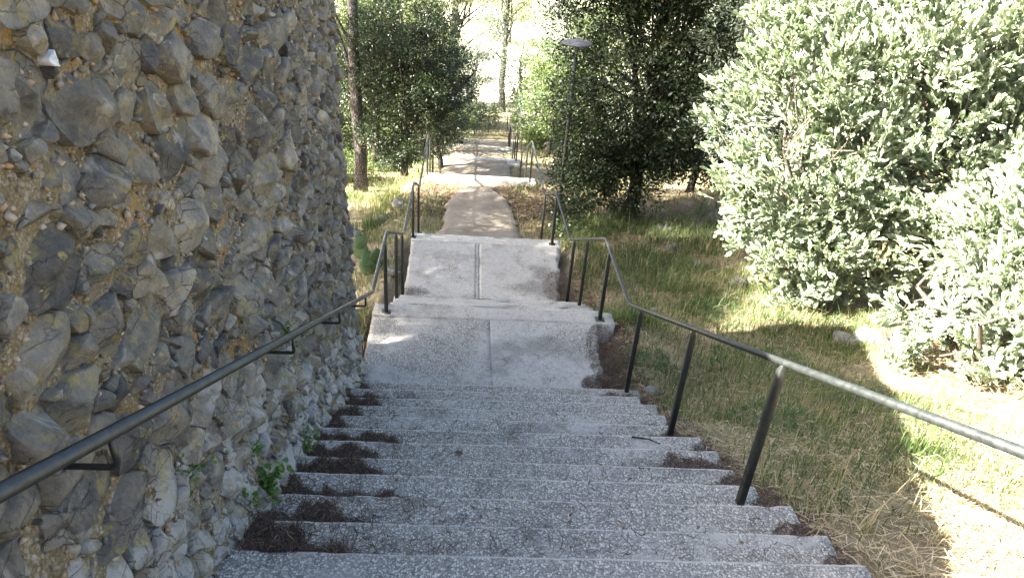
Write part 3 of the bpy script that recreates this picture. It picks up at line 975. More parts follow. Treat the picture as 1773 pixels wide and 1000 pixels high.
def big_shrub(label, base, stems, blobs, n, seed, L=.12, nparts=150, name='shrub', ntw=110):
    rg = np.random.default_rng(seed)
    root = empty(name, tuple(base))
    tag(root, label, 'shrub', 'large pale shrubs on the grass side')
    per = 13
    C0, U0, _k = blob_points(rg, blobs, n // per, .74)
    U0 = U0 * .8 + np.array([0, 0, .25]) + np.array(to_sun) * .3 + rg.normal(0, .35, U0.shape)
    U0 /= np.linalg.norm(U0, axis=1, keepdims=True)
    sl = np.repeat(rg.uniform(.22, .5, len(C0)), per)
    along = rg.uniform(-1, .28, len(C0) * per)
    side = unit(rg, len(C0) * per)
    U = np.repeat(U0, per, 0); C = np.repeat(C0, per, 0) + U * (along * sl)[:, None] + side * (.10 * rg.uniform(.3, 1.2, len(U)) * (1.1 - along))[:, None]
    U = U + side * .55
    g = ground(C[:, 0], C[:, 1])
    keep = C[:, 2] > g + .12
    C, U = C[keep], U[keep]
    mb = MB()
    tips = []
    for st in stems:
        rr = np.linspace(.055, .02, len(st))
        mb.tube(st, rr, 7, caps=False); tips += [np.array(p) for p in st[1:]]
    T0 = np.array(tips)
    sel = rg.choice(len(C), min(ntw, len(C)), replace=False)
    for s in sel:
        w = ((T0 - C[s]) ** 2).sum(1)
        j = np.argsort(w)[rg.integers(0, min(3, len(w)))]
        limb(mb, T0[j], C[s], .016, .005, rg, n=5, ns=5)
    mb.build('branch', M['twig'], root, smooth=True)
    D = U + np.array([0, 0, .25]) + rg.normal(0, .25, U.shape)
    # sprigs nearest the camera are parts sharing a few meshes, the rest one mass
    depth = C @ np.array(CF)
    face = -(U @ np.array(CF))
    px = 886 + 1231 * (C @ np.array(CR)) / depth; py = 500 - 1231 * (C @ np.array(CU)) / depth
    score = np.where((px > 0) & (px < 1773) & (py > 0) & (py < 1000) & (face > .1), depth, 1e6 + depth)
    order = np.argsort(score)
    protos = []
    for k in range(6):
        c, d, u, ln, stem = whorl_pieces(rg, np.zeros(3), np.array([0, 0, 1.0]), L)
        tone = np.clip(rg.normal(.55, .16) + rg.normal(0, .12, len(c)), 0, .95)
        if k == 0: tone[1] = .995
        V, F, T = leaves_np(c, d, u, ln, ln * rg.uniform(.32, .42, len(c)), tone, .3, True)
        m = MB(); m.tube(stem, [.004, .0035, .003], 4, caps=False)
        sv = np.concatenate(m.v)
        V2 = np.concatenate([V, sv]); T2 = np.concatenate([T, np.full(len(sv), .35)])
        F2 = np.concatenate([F, np.array(m.f4) + len(V)])
        protos.append((V2, F2, T2))
    pm = []
    for V2, F2, T2 in protos:
        o = mesh_np('leaf_sprig', V2, [F2], M['pitto'], None, T2)
        pm.append(o.data); bpy.data.objects.remove(o)
    Vs = []; Fs = []; Ts = []; cnt = 0
    bl = Vector(base)
    for r, i in enumerate(order):
        q = Vector(D[i]).normalized().to_track_quat('Z', 'Y').to_matrix() @ Matrix.Rotation(rg.uniform(0, 6.28), 3, 'Z')
        k = rg.integers(len(protos)) if rg.random() > .0 else 0
        sc = rg.uniform(.75, 1.2)
        if r < nparts:
            o = bpy.data.objects.new('leaf_sprig', pm[k])
            o.matrix_local = Matrix.Translation(Vector(C[i]) - bl) @ q.to_4x4() @ Matrix.Scale(sc, 4)
            COL.objects.link(o); o.parent = root
        else:
            V2, F2, T2 = protos[k]
            Vs.append((V2 * sc) @ np.array(q).T + C[i]); Fs.append(F2 + cnt); Ts.append(np.clip(np.where(T2 > .97, (T2 if rg.random() < .10 else .6), T2 + rg.normal(0, .06)), 0, 1)); cnt += len(V2)
    o = mesh_np('foliage', np.concatenate(Vs), [np.concatenate(Fs)], M['pitto'], root, np.concatenate(Ts))
    o['kind'] = 'stuff'
gb = float(ground(5.9, 9.9))
big_shrub('huge sunlit pale green shrub with whorled oval leaves filling the upper corner', (5.9, 9.6, gb),
          [[(5.9, 9.8, gb - .1), (5.4, 9.5, gb + .8), (4.7, 9.1, gb + 1.7), (4.1, 8.8, gb + 2.6)], [(6.0, 9.9, gb - .1), (6.3, 9.6, gb + 1.1), (6.2, 9.1, gb + 2.4), (6.0, 8.9, gb + 3.6)],
           [(6.1, 9.8, gb - .1), (7.0, 9.6, gb + .9), (7.7, 9.2, gb + 2.0), (8.2, 9.0, gb + 3.3)], [(5.8, 9.7, gb - .1), (5.0, 9.0, gb + .4), (4.6, 8.6, gb + .8)]],
          [(4.45, 9.2, -2.6, 1.4, 1.3, 1.6), (4.75, 9.1, -3.9, 1.15, 1.1, 1.0), (5.0, 9.5, -1.2, 1.5, 1.4, 1.3), (6.0, 9.0, -2.3, 1.7, 1.5, 1.7), (5.9, 9.3, -4.1, 1.3, 1.1, .9), (6.9, 9.7, -1.2, 1.9, 1.6, 1.5),
           (7.4, 9.0, -2.9, 1.8, 1.5, 1.5), (8.4, 9.4, -2.0, 1.8, 1.8, 2.0), (4.9, 8.7, -4.75, .7, .6, .55), (7.9, 8.8, -4.0, 1.4, 1.0, .9), (6.7, 8.1, -3.5, 1.1, .8, .8), (7.7, 7.8, -2.9, 1.2, .9, 1.0)], 24000, 31, .122, 190)
g2 = float(ground(5.5, 6.0))
big_shrub('lower sunlit pale green shrub on the near slope below the huge one', (5.5, 6.0, g2),
          [[(5.5, 6.0, g2 - .1), (5.3, 5.8, g2 + .5), (5.0, 5.6, g2 + .9)], [(5.6, 6.0, g2 - .1), (5.8, 6.0, g2 + .6), (6.0, 5.9, g2 + 1.2)], [(5.5, 6.1, g2), (5.2, 6.3, g2 + .5), (4.9, 6.5, g2 + .8)]],
          [(5.7, 6.1, -3.6, .7, .7, .6), (6.5, 6.2, -3.0, 1.0, .9, .9), (5.0, 6.5, -3.75, .42, .45, .35), (5.35, 5.5, -4.0, .5, .4, .28), (6.3, 6.9, -2.9, .9, .9, .8), (5.5, 6.6, -3.1, .4, .4, .35), (4.75, 6.1, -4.05, .25, .3, .2), (6.0, 5.3, -3.95, .5, .4, .3), (6.4, 5.0, -3.7, .6, .5, .4)], 4600, 37, .112, 110, ntw=34)

# --- dark evergreen on the right, grey-leaved tree behind the shrub
tree('evergreen_tree', 'dense dark evergreen tree beside the right handrail with a grey lamp in its foliage', 'tree', (3.53, 14.25, -6.3),
     [(3.53, 14.25, -6.35), (3.62, 14.2, -5.6), (3.55, 14.2, -4.8), (3.75, 14.2, -3.6), (3.6, 14.3, -2.2), (3.7, 14.3, -.4)], [.16, .15, .13, .11, .08, .04],
     [(3.65, 14.2, -3.2, 1.5, 1.6, 1.9), (3.2, 14.0, -1.0, 1.15, 1.3, 1.0), (2.05, 14.0, -3.7, .42, .5, .55), (1.95, 13.9, -1.5, .5, .5, .5), (2.0, 14.3, -2.3, .62, .5, .9), (1.85, 14.3, -1.0, .6, .6, .6), (2.2, 13.9, -4.6, .55, .5, .5), (1.93, 12.75, -4.0, .36, .3, .6), (1.75, 12.7, -3.3, .28, .25, .3), (1.88, 12.75, -2.95, .2, .2, .3), (2.1, 12.8, -2.62, .16, .16, .14), (1.95, 12.6, -4.9, .42, .4, .45), (2.0, 12.6, -5.6, .4, .4, .3), (4.4, 14.3, -2.0, 1.5, 1.5, 1.7), (3.5, 14.3, .2, 1.9, 1.7, 1.4), (2.6, 13.9, -4.6, .85, .9, .95), (3.3, 13.8, -5.2, .8, .8, .55), (4.6, 14.2, -4.3, 1.1, 1.1, 1.0), (2.35, 13.9, -5.5, .55, .5, .5), (5.2, 14.6, -.8, 1.3, 1.2, 1.6)],
     4500, 28, .074, .5, M['oak'], M['dbark'], 41, clump_r=.26, limbs=60, twigs=160, shell=.55)
tree('grey_leaved_tree', 'grey green narrow leaved tree in shade between the dark tree and the huge shrub', 'tree', (5.4, 13.0, -6.0),
     [(5.4, 13.0, float(ground(5.4, 13)) - .1), (5.3, 12.9, -4.5), (5.0, 12.6, -3), (4.8, 12.3, -1.2)], [.10, .09, .07, .03],
     [(4.5, 12.2, -1.7, .75, .8, 1.1), (5.2, 12.6, -.6, 1.1, 1.0, 1.1), (4.7, 12.3, -3.2, .7, .7, .8)], 650, 30, .08, .24, M['silver'], M['twig'], 43, clump_r=.24, limbs=30, twigs=60, needle=True)

# --- left dark clump, its neighbours and the pines
tree('evergreen_tree', 'bushy dark evergreen with several thin stems on the bank by the left handrail', 'tree', (-1.65, 17.9, -6.8),
     [(-1.65, 17.9, -6.9), (-1.6, 18.1, -5.9), (-1.75, 18.4, -5.0), (-1.6, 18.6, -3.8)], [.09, .075, .06, .03],
     [(-1.7, 18.6, -5.0, .8, .9, .6), (-2.4, 18.8, -4.4, .65, .8, .6), (-1.0, 18.5, -4.7, .6, .8, .5), (-1.6, 18.9, -3.9, .6, .7, .5), (-.55, 18.6, -5.5, .5, .6, .42), (-1.15, 17.9, -6.0, .6, .6, .4), (-2.3, 18.2, -5.8, .6, .7, .45), (-2.7, 18.6, -3.5, .45, .5, .5), (-.75, 18.8, -4.2, .4, .5, .4), (-1.2, 19.0, -3.2, .5, .6, .45), (-1.9, 18.1, -6.45, .5, .5, .3), (-.45, 18.7, -5.0, .3, .4, .3)],
     1300, 26, .07, .45, M['oak'], M['dbark'], 47, clump_r=.24, limbs=46, twigs=110, shell=.5)
tree('evergreen_tree', 'dark evergreen with leaning bare limbs behind the bushy one on the bank', 'tree', (-.75, 20.2, -7.6),
     [(-.75, 20.2, -7.7), (-1.0, 20.3, -6.5), (-.6, 20.6, -5.6), (0.05, 20.9, -4.9)], [.08, .07, .055, .03],
     [(-.5, 20.8, -4.7, .6, .8, .5), (-1.5, 20.7, -4.3, .7, .8, .6), (-.25, 20.7, -5.3, .4, .6, .4), (-.6, 20.5, -6.4, .5, .6, .4), (-.6, 20.8, -4.0, .4, .5, .4), (-1.0, 20.8, -3.5, .6, .6, .5)],
     560, 26, .07, .45, M['oak'], M['dbark'], 53, clump_r=.25, limbs=34, twigs=70, shell=.45)
tree('evergreen_tree', 'slim dark evergreen just right of the grey pine trunk', 'tree', (-2.9, 21.5, -7.6),
     [(-2.9, 21.5, -7.9), (-2.8, 21.4, -6.5), (-2.9, 21.5, -5), (-2.8, 21.5, -3.4)], [.1, .08, .06, .03],
     [(-2.7, 21.5, -4.6, .75, .8, 1.5), (-3.4, 21.6, -5.4, .9, .9, 1.2), (-2.4, 21.4, -3.2, .7, .7, .9)], 700, 26, .07, .45, M['oak'], M['dbark'], 59, clump_r=.24, limbs=24, twigs=50, shell=.45)
def pine(label, base, top, r0, blobs, seed, n=420, mat='pine', leaf=.16, per=26, limbs=22, group='tall pines', bend=.15, bark='bark', cr=.30, lw=.09):
    b = np.array(base, float); t = np.array(top, float)
    rg = np.random.default_rng(seed)
    pts = [b - (0, 0, .15)]
    for k in range(1, 7):
        q = k / 6
        pts.append(b * (1 - q) + t * q + rg.normal(0, bend, 3) * math.sin(math.pi * q) * np.array([1, 1, .2]))
    return tree('pine_tree', label, 'tree', tuple(base), pts, np.linspace(r0, r0 * .35, 7), blobs, n, per, leaf, lw, M[mat], M[bark], seed, group=group, clump_r=cr, limbs=limbs, twigs=40, shell=.2, ns=14)
pine('tall straight pine with a thick grey ridged trunk past the end of the stone wall', (-2.86, 18.3, float(ground(-2.86, 18.3))), (-3.25, 20.4, 3.5), .175,
     [(-3.3, 20.2, 3.6, 2.2, 2.2, 1.6), (-4.2, 19.6, 2.0, 1.5, 1.5, .9), (-2.4, 20.6, 2.3, 1.4, 1.4, .8)], 61, 420, bend=.05)
pine('leaning dark pine trunk rising behind the evergreens on the bank', (-1.3, 22.5, float(ground(-1.3, 22.5))), (-3.6, 21.6, 1.2), .15,
     [(-3.8, 21.6, 1.6, 1.8, 1.8, 1.2), (-2.6, 21.8, .6, 1.1, 1.1, .7)], 67, 260, bark='dbark', bend=.08)
pine('pale sunlit pine with whorled bare branches rising over the far path', (-.95, 35.6, float(ground(-.95, 35.6))), (-.85, 36.0, .5), .23,
     [(-.9, 35.8, -3.6, 1.6, 1.5, .5), (-1.2, 35.8, -5.0, 1.9, 1.6, .45), (-.3, 35.8, -6.1, 1.6, 1.4, .4), (-.9, 35.9, -1.8, 2.4, 2, .9), (-2.2, 35.6, -6.6, 1.0, 1, .4), (.4, 35.7, -4.6, 1.2, 1.1, .5), (-2.0, 35.8, -5.6, 1.1, 1, .5), (-.6, 35.5, -7.3, 1.3, 1.1, .4)], 71, 640, 'palepine', .2, 24, 34, cr=.4, lw=.07)
pine('second pale pine standing farther off to the right of the first', (1.9, 41.5, float(ground(1.9, 41.5))), (1.6, 41.8, -.5), .2,
     [(1.8, 41.6, -4.6, 2.0, 1.8, .7), (2.2, 41.5, -6.0, 1.9, 1.6, .5), (1.2, 41.5, -3, 2.2, 1.8, .8), (.6, 41.4, -7.2, 1.2, 1.1, .5), (2.6, 41.5, -8.0, 1.2, 1.1, .5)], 73, 420, 'palepine', .22, 22, 26, cr=.42, lw=.07)
tree('young_tree', 'slender young grey green tree leaning over the far path', 'tree', (-.35, 27.5, float(ground(-.35, 27.5))),
     [(-.35, 27.5, float(ground(-.35, 27.5)) - .1), (-.15, 27.6, -8.2), (.05, 27.5, -7), (.3, 27.6, -5.2)], [.09, .08, .06, .02],
     [(.05, 27.5, -6.4, .75, .8, .95), (.5, 27.6, -5.1, .7, .7, .8), (-.1, 27.5, -7.6, .6, .6, .6), (.1, 27.4, -8.5, .55, .55, .4), (.75, 27.6, -4.6, .5, .5, .5), (-.4, 27.5, -5.6, .5, .5, .5)], 520, 24, .09, .3, M['silver'], M['bark'], 79, clump_r=.26, limbs=26, twigs=50)
brush = 'leafy trees beyond the far path'
def leafy(label, x, y, h, blobs, seed, mat='fresh', n=220, leaf=.13, per=22, cr=.32):
    g = float(ground(x, y))
    b = [(x + a, y + b_, g + c, d, e, f) for a, b_, c, d, e, f in blobs]
    tree('leafy_tree', label, 'tree', (x, y, g), [(x, y, g - .1), (x + .1, y, g + h * .4), (x - .05, y + .1, g + h * .7), (x + .1, y, g + h)], [.10, .08, .06, .02], b, n, per, leaf, .4, M[mat], M['dbark'], seed, group=brush, clump_r=cr, limbs=22, twigs=30, shell=.4)
leafy('bright yellow green tree right of the far path, next to the lamp pole', 3.0, 26.0, 3.6, [(0, 0, 2.6, 1.1, 1.1, 1.2), (.5, .2, 1.4, .8, .8, .8), (-.35, 0, 3.5, .75, .8, .8)], 83)
leafy('green tree behind the lamp, partly hidden by the dark evergreen', 3.9, 22.5, 4.0, [(0, 0, 2.8, 1.1, 1.1, 1.4), (-.5, .1, 1.6, .8, .8, .8), (.3, 0, 4.2, 1.2, 1.1, 1.0)], 89)
leafy('pale leafy tree standing alone in the glare beyond the turn', 2.6, 38.5, 4.2, [(0, 0, 2.6, 1.5, 1.4, 1.4), (.9, .2, 1.6, 1.1, 1, .9), (-.9, 0, 1.4, .9, .9, .7)], 97, 'silver', 200, .15, 22, .4)
leafy('low green bush at the far side of the turn', -.2, 36.5, 1.4, [(0, 0, .8, 1.0, .8, .7), (1.0, .2, .6, .8, .7, .5)], 101, 'fresh', 120)
leafy('sunlit green tree behind the tall pine trunk', -4.6, 27.0, 4.2, [(0, 0, 2.8, 1.5, 1.3, 1.5), (1.2, 0, 1.9, 1.1, 1, 1.1), (.2, 0, 4.4, 1.3, 1.2, 1.1)], 103, 'fresh', 260)
leafy('tree with light green top far behind the evergreens', -2.2, 33.0, 5.2, [(0, 0, 3.6, 1.5, 1.3, 1.5), (1.0, 0, 2.4, 1.2, 1, 1.1), (-.4, 0, 5.2, 1.3, 1.2, 1.0)], 107, 'palepine', 240, .15)
leafy('green tree far off by the corner of the stone wall', -7.5, 31.0, 5.0, [(0, 0, 3.4, 1.9, 1.6, 1.8), (1.4, 0, 2.2, 1.3, 1.2, 1.2), (-.2, 0, 5.4, 1.6, 1.4, 1.2)], 109, 'fresh', 260, .15)
leafy('leafy tree far behind the dark evergreen and the huge shrub', 8.0, 24.0, 5.2, [(0, 0, 3.2, 2.0, 1.6, 1.8), (-1.6, 0, 2.6, 1.5, 1.3, 1.4), (1.8, .3, 3.0, 1.7, 1.5, 1.6), (0, 0, 5.2, 1.9, 1.5, 1.2)], 113, 'oak', 800, .14)
leafy('dark leafy bush filling the gap between the tall pine trunk and the wall corner', -4.4, 23.0, 3.0, [(0, 0, 1.6, 1.0, 1.0, 1.0), (.9, .2, .9, .8, .8, .6), (-.9, 0, 2.4, .9, .9, 1.0), (.3, 0, 3.0, .8, .8, .9)], 201, 'oak', 420, .09, 24)
leafy('loose green tree behind the bushy evergreen on the bank', -1.6, 25.5, 4.6, [(0, 0, 2.6, 1.1, 1.0, 1.2), (1.0, 0, 1.5, .8, .8, .7), (-1.0, 0, 1.4, .8, .8, .8), (.1, 0, 4.2, 1.0, 1.0, .9)], 203, 'fresh', 330, .10, 22)
leafy('grey green tree rising right behind the bright yellow green one', 3.6, 30.0, 5.0, [(0, 0, 3.0, 1.3, 1.2, 1.4), (-.9, 0, 2.0, .9, .9, .8), (.9, 0, 4.2, 1.2, 1.1, 1.1), (-.2, 0, 5.2, 1.0, 1, .9)], 205, 'silver', 330, .12, 22)
leafy('yellow green bush at the inner corner of the turn', 3.1, 33.5, 2.4, [(0, 0, 1.4, 1.1, 1.0, .9), (.9, .2, 1.9, 1.0, .9, .9), (-.6, 0, .8, .6, .6, .5)], 207, 'fresh', 260, .11, 22)
leafy('dark leafy bush low in the shade behind the dark evergreen trunk', 5.6, 16.6, 2.4, [(0, 0, 1.1, 1.2, 1.0, .8), (1.2, 0, 1.7, 1.1, 1.0, 1.0), (-1.0, .3, .7, .8, .8, .5), (2.4, .2, 1.4, 1.1, 1.0, 1.0)], 209, 'oak', 620, .09, 24)
leafy('low dark bush on the slope right of the bank steps under the lamp', 2.9, 17.2, 1.6, [(0, 0, .7, .6, .6, .55), (.7, .2, 1.1, .7, .7, .7)], 211, 'oak', 260, .08, 22)
leafy('low green undergrowth bush at the foot of the tall grey pine', -3.9, 19.6, 1.2, [(0, 0, .5, .8, .7, .4), (.9, .3, .4, .6, .6, .35), (-.9, .2, .7, .8, .7, .5)], 221, 'fresh', 300, .08, 22, .24)
leafy('low green undergrowth bush between the pine trunk and the evergreen stems', -2.5, 22.6, 1.4, [(0, 0, .6, .8, .7, .5), (.8, .3, .5, .6, .6, .4), (-.8, .2, .5, .6, .6, .4)], 223, 'oak', 320, .08, 22, .24)
leafy('green bush in half shade far left of the leaning trunk', -5.0, 25.5, 2.0, [(0, 0, .9, 1.1, .9, .8), (1.1, .3, .6, .8, .7, .5), (-1.1, .2, 1.2, 1.0, .9, .8)], 225, 'fresh', 420, .10, 22, .28)
leafy('bush spilling over the edge of the far path by the left rail', -1.7, 29.3, 1.8, [(0, 0, .8, .8, .8, .6), (-.8, .3, 1.2, .9, .8, .7)], 227, 'fresh', 300, .10, 22, .28)
leafy('bush right of the far rail posts, below the grey green tree', 2.9, 28.6, 1.5, [(0, 0, .7, .7, .8, .5), (.8, .3, 1.0, .8, .8, .6)], 229, 'fresh', 280, .10, 22, .28)
BELT = [(-6.0, 37, 7.0, 'fresh', 'tall green tree beyond the sapling, close to the leaning trunk'), (-10.5, 40, 7.5, 'silver', 'grey green tree farther off behind the wall corner'), (-3.2, 42, 7.5, 'palepine', 'pale feathery tree just behind the sunlit pine'),
        (6.5, 36, 7.0, 'fresh', 'green tree far behind the lamp and the dark evergreen'), (10.5, 33, 6.5, 'oak', 'dark tree far behind the huge shrub, near its upper edge'), (5.8, 46, 7.5, 'silver', 'grey green tree in the distance above the lamp'),
        (-7.0, 50, 8.5, 'palepine', 'pale tree in the distance between the two pine trunks'), (14.0, 40, 7.0, 'fresh', 'tall green tree in the distance beyond the huge shrub'), (-2.6, 29.0, 3.6, 'silver', 'grey green young tree behind the bank evergreens'),
        (-4.6, 29.5, 5.0, 'fresh', 'mid green tree close behind the tall grey pine trunk'), (-3.4, 35.5, 6.0, 'pine', 'darker green tree behind the leaning trunk, left of the sunlit pine')]
for i, (x, y, h, mat, lab) in enumerate(BELT):
    leafy(lab, x, y, h, [(0, 0, h * .55, h * .30, h * .26, h * .26), (h * .24, .3, h * .36, h * .22, h * .2, h * .18), (-h * .24, 0, h * .34, h * .22, h * .2, h * .17), (h * .1, 0, h * 1.15, h * .2, h * .18, h * .2), (.1, 0, h * .85, h * .26, h * .22, h * .22), (-.2, -.3, h * .15, h * .2, h * .16, h * .10)], 301 + i, mat, 640, .15, 24, .42)
for i, (x, y, s) in enumerate([(-5, 62, 1.0), (3.5, 70, 1.1), (10, 66, 1.2), (-11, 72, 1.3), (17, 74, 1.2), (-.5, 80, 1.1), (7.5, 88, 1.2)]):
    sides = ['pale tree on the bright far ground, seen past the leaning pine', 'pale tree on the bright far ground, in the gap above the path', 'pale tree on the bright far ground, behind the dark evergreen crown', 'pale tree on the bright far ground, behind the wall corner trees',
             'pale tree on the bright far ground, beyond the huge shrub', 'hazy tree at the end of the valley, above the far path', 'hazy tree at the end of the valley, near the dark evergreen']
    leafy(sides[i], x, y, 4.5 * s, [(0, 0, 3.2 * s, 2.2 * s, 1.9, 1.7 * s), (1.5, 0, 2.2 * s, 1.6, 1.4, 1.2), (-1.5, 0, 2.0 * s, 1.4, 1.3, 1.1)], 130 + i, 'palepine', 150, .26, 20, .6)
# --- unseen pines added behind the wall, crowns shaped to shade landings and dark tree
SHADE = [('unseen low crowned pine added just behind the stone wall to shade the landings', -8.0, 6.6, 3.2, 2300, [(5.0, 2.7, 1.2, .8), (6.7, 2.2, 1.3, 1.0), (8.0, 2.7, 1.3, 1.2), (6.0, 3.2, 1.0, .6), (4.0, 3.0, .7, .5), (5.1, 1.3, .9, .7), (6.8, 3.6, 1.0, .6), (8.1, 3.9, 1.0, .8), (6.4, .8, 1.1, .8), (7.9, .6, 1.1, .9)]),
         ('unseen tall thick pine added on the bank behind the wall to shade the dark evergreen', -8.0, 10.6, 11.5, 1150, [(9.4, 4.2, 1.4, 1.3), (11.6, 4.4, 1.7, 1.5), (10.4, 6.4, 1.8, 1.5), (9.6, 8.6, 1.5, 1.6), (11.9, 8.4, 1.8, 1.7), (10.6, 10.6, 2.0, 1.6), (11.3, 2.4, 1.5, .9)]),
         ('unseen bushy pine added on the bank past the wall end to shade the gravel path', -8.0, 12.0, 1.9, 950, [(11.0, .8, 1.2, .7), (12.3, 1.2, 1.1, .8), (9.6, .9, .9, .6), (10.2, -.7, 1.2, .8), (11.8, -.5, .9, .8), (11.0, -2.0, 1.4, .8), (9.2, -.6, 1.0, .9), (12.6, -2.0, .9, .6)]),
         ('unseen spreading pine added lower on the bank past the wall end for shade', -8.0, 16.8, 3.0, 420, [(16.0, .6, 1.5, 1.5), (17.8, .9, 1.5, 1.7), (16.6, 2.6, 1.5, 1.1), (17.6, -1.0, 1.3, .8), (19.2, -.8, 1.2, 1.0), (20.6, -1.3, .8, .9)]),
         ('unseen pine added on the lower bank to shade the far path', -8.0, 27.5, 0.0, 520, [(25.0, -2.6, 1.0, .9), (26.8, -2.9, 1.3, 1.2), (28.6, -3.4, 1.4, 1.3), (27.6, -1.2, 1.3, .9), (22.3, -1.4, .5, .4)])]
for i, (lab, x, y, zt, n, bl) in enumerate(SHADE):
    g = float(ground(x, y))
    pine(lab, (x, y, g), (x + .2, y, zt), .2, [(x, b, c, 1.3, d, e) for b, c, d, e in bl], 151 + i, n, 'pine', .22, 26, 20, cr=.38, lw=.16)

# ------------------------------------------------------------------ lamp
def make_lamp():
    x, y = 1.86, 13.1
    g = float(ground(x, y)); top = -2.40
    root = empty('street_lamp', (x, y, g))
    tag(root, 'grey lamp on a slim pole with a wide flat disc head, half hidden in foliage', 'street lamp')
    mb = MB(); mb.tube([(x, y, g - .1), (x, y, g + 1.0), (x, y, top - .25)], [.05, .042, .035], 12)
    mb.build('pole', M['paint'], root, smooth=True)
    mb = MB(); prof = [(.04, -.18), (.05, -.08), (.26, -.045), (.29, -.024), (.26, .0), (.15, .03), (.03, .05)]
    n = 28; V = []; F = []
    for r, z in prof:
        for i in range(n):
            a = 2 * math.pi * i / n; V.append((x + r * math.cos(a), y + r * math.sin(a), top + z))
    for k in range(len(prof) - 1):
        for i in range(n):
            j = (i + 1) % n; F.append((k * n + i, k * n + j, (k + 1) * n + j, (k + 1) * n + i))
    mb.add(V, (), F); mb.add([V[-n + i] for i in range(n)], [(0, i, i + 1) for i in range(1, n - 1)])
    mb.build('lamp_head', M['lampm'], root, smooth=True)
make_lamp()

# ------------------------------------------------------------------ rocks
def rock(label, x, y, r, seed, zoff=0.0, sq=(1, .8, .6)):
    rg = np.random.default_rng(seed)
    g = float(ground_n(x, y))
    nu, nv = 14, 9
    V = []
    for j in range(nv + 1):
        ph = math.pi * j / nv
        for i in range(nu):
            th = 2 * math.pi * i / nu
            d = np.array([math.sin(ph) * math.cos(th), math.sin(ph) * math.sin(th), math.cos(ph)])
            k = 1 + .35 * fbm(d[0] * 1.3 + seed, d[1] * 1.3, d[2] * 1.3)
            V.append(d * k)
    V = np.array(V)
    for _ in range(6):                       # cleaved faces
        nrm = unit(rg, 1)[0]; lim = rg.uniform(.55, .8)
        e = V @ nrm - lim
        V = np.where(e[:, None] > 0, V - e[:, None] * nrm, V)
    V = V * r * np.array(sq)
    a = rg.uniform(0, 6.28); ca, sa = math.cos(a), math.sin(a)
    V = np.stack([V[:, 0] * ca - V[:, 1] * sa, V[:, 0] * sa + V[:, 1] * ca, V[:, 2]], 1)
    F = []
    for j in range(nv):
        for i in range(nu):
            k = (i + 1) % nu
            F.append((j * nu + i, (j + 1) * nu + i, (j + 1) * nu + k, j * nu + k))
    V += np.array([x, y, g + r * sq[2] * .12 + zoff])
    o = mesh_np('rock', V, [np.array(F)], M['rock'])
    tag(o, label, 'rock', 'loose grey rocks in the grass')
ROCKS = [('pale grey boulder at the foot of the dark evergreen tree', 4.07, 13.2, .22, 1), ('flat grey rock lying between the dark tree and the huge shrub', 4.15, 10.9, .20, 2),
         ('dark grey rock at the corner of the shade beneath the pale shrubs', 4.85, 7.25, .20, 3), ('broader grey rock next to the one at the corner of the shade', 5.25, 7.35, .24, 4),
         ('small whitish stone in the green grass behind the tall rail post', 2.75, 8.6, .10, 5), ('bluish grey boulder beside the end of the stone wall', -2.3, 13.4, .26, 6),
         ('pale stone lying behind the boulder at the wall end', -1.75, 13.9, .16, 7), ('small stone at the base of the third rail post on the grass side', 1.98, 5.75, .11, 8),
         ('half buried stone in the bank under the left rail', -1.45, 14.4, .20, 9), ('small grey rock under the left edge of the huge shrub', 4.45, 9.9, .17, 10),
         ('stone with a split face in the shade under the huge shrub', 5.1, 9.2, .2, 11), ('pair stone partly under leaves near the dark tree', 3.9, 11.9, .15, 12), ('light stone next to the cactus by the second landing', -1.15, 10.1, .13, 13)]
for r in ROCKS: rock(*r)

# ------------------------------------------------------------------ grass, straw and litter
def blades(name, label, P, h, w, tone, mat, rg, lean=.5, kind='stuff', bend=.6, parent=None):
    N = len(P)
    az = rg.uniform(0, 2 * math.pi, N)
    d = np.stack([np.cos(az), np.sin(az), np.zeros(N)], 1)
    sd = np.stack([-np.sin(az), np.cos(az), np.zeros(N)], 1)
    tw = rg.uniform(-.7, .7, N)[:, None]
    sd = sd * np.cos(tw) + d * np.sin(tw)
    le = (lean * rg.uniform(.2, 1.3, N))[:, None]; h = np.asarray(h)[:, None]; w = np.asarray(w)[:, None]
    up = np.array([0, 0, 1.0])
    m = P + h * .5 * (up * (1 - .15 * le) + d * le * .35)
    t = m + h * .5 * (up * np.clip(1 - bend * le, -.5, 1) + d * le * (1 + bend * .5))
    V = np.stack([P - sd * w * .5, P + sd * w * .5, m + sd * w * .42, m - sd * w * .42, t], 1).reshape(-1, 3)
    I = np.arange(N)[:, None] * 5
    F4 = I + np.array([0, 1, 2, 3]); F3 = I + np.array([3, 2, 4])
    o = mesh_np(name, V, [F4, F3], mat, parent, np.repeat(tone, 5))
    if parent is None: tag(o, label, name.replace('_', ' ') if kind != 'stuff' else None, kind=kind)
    return o
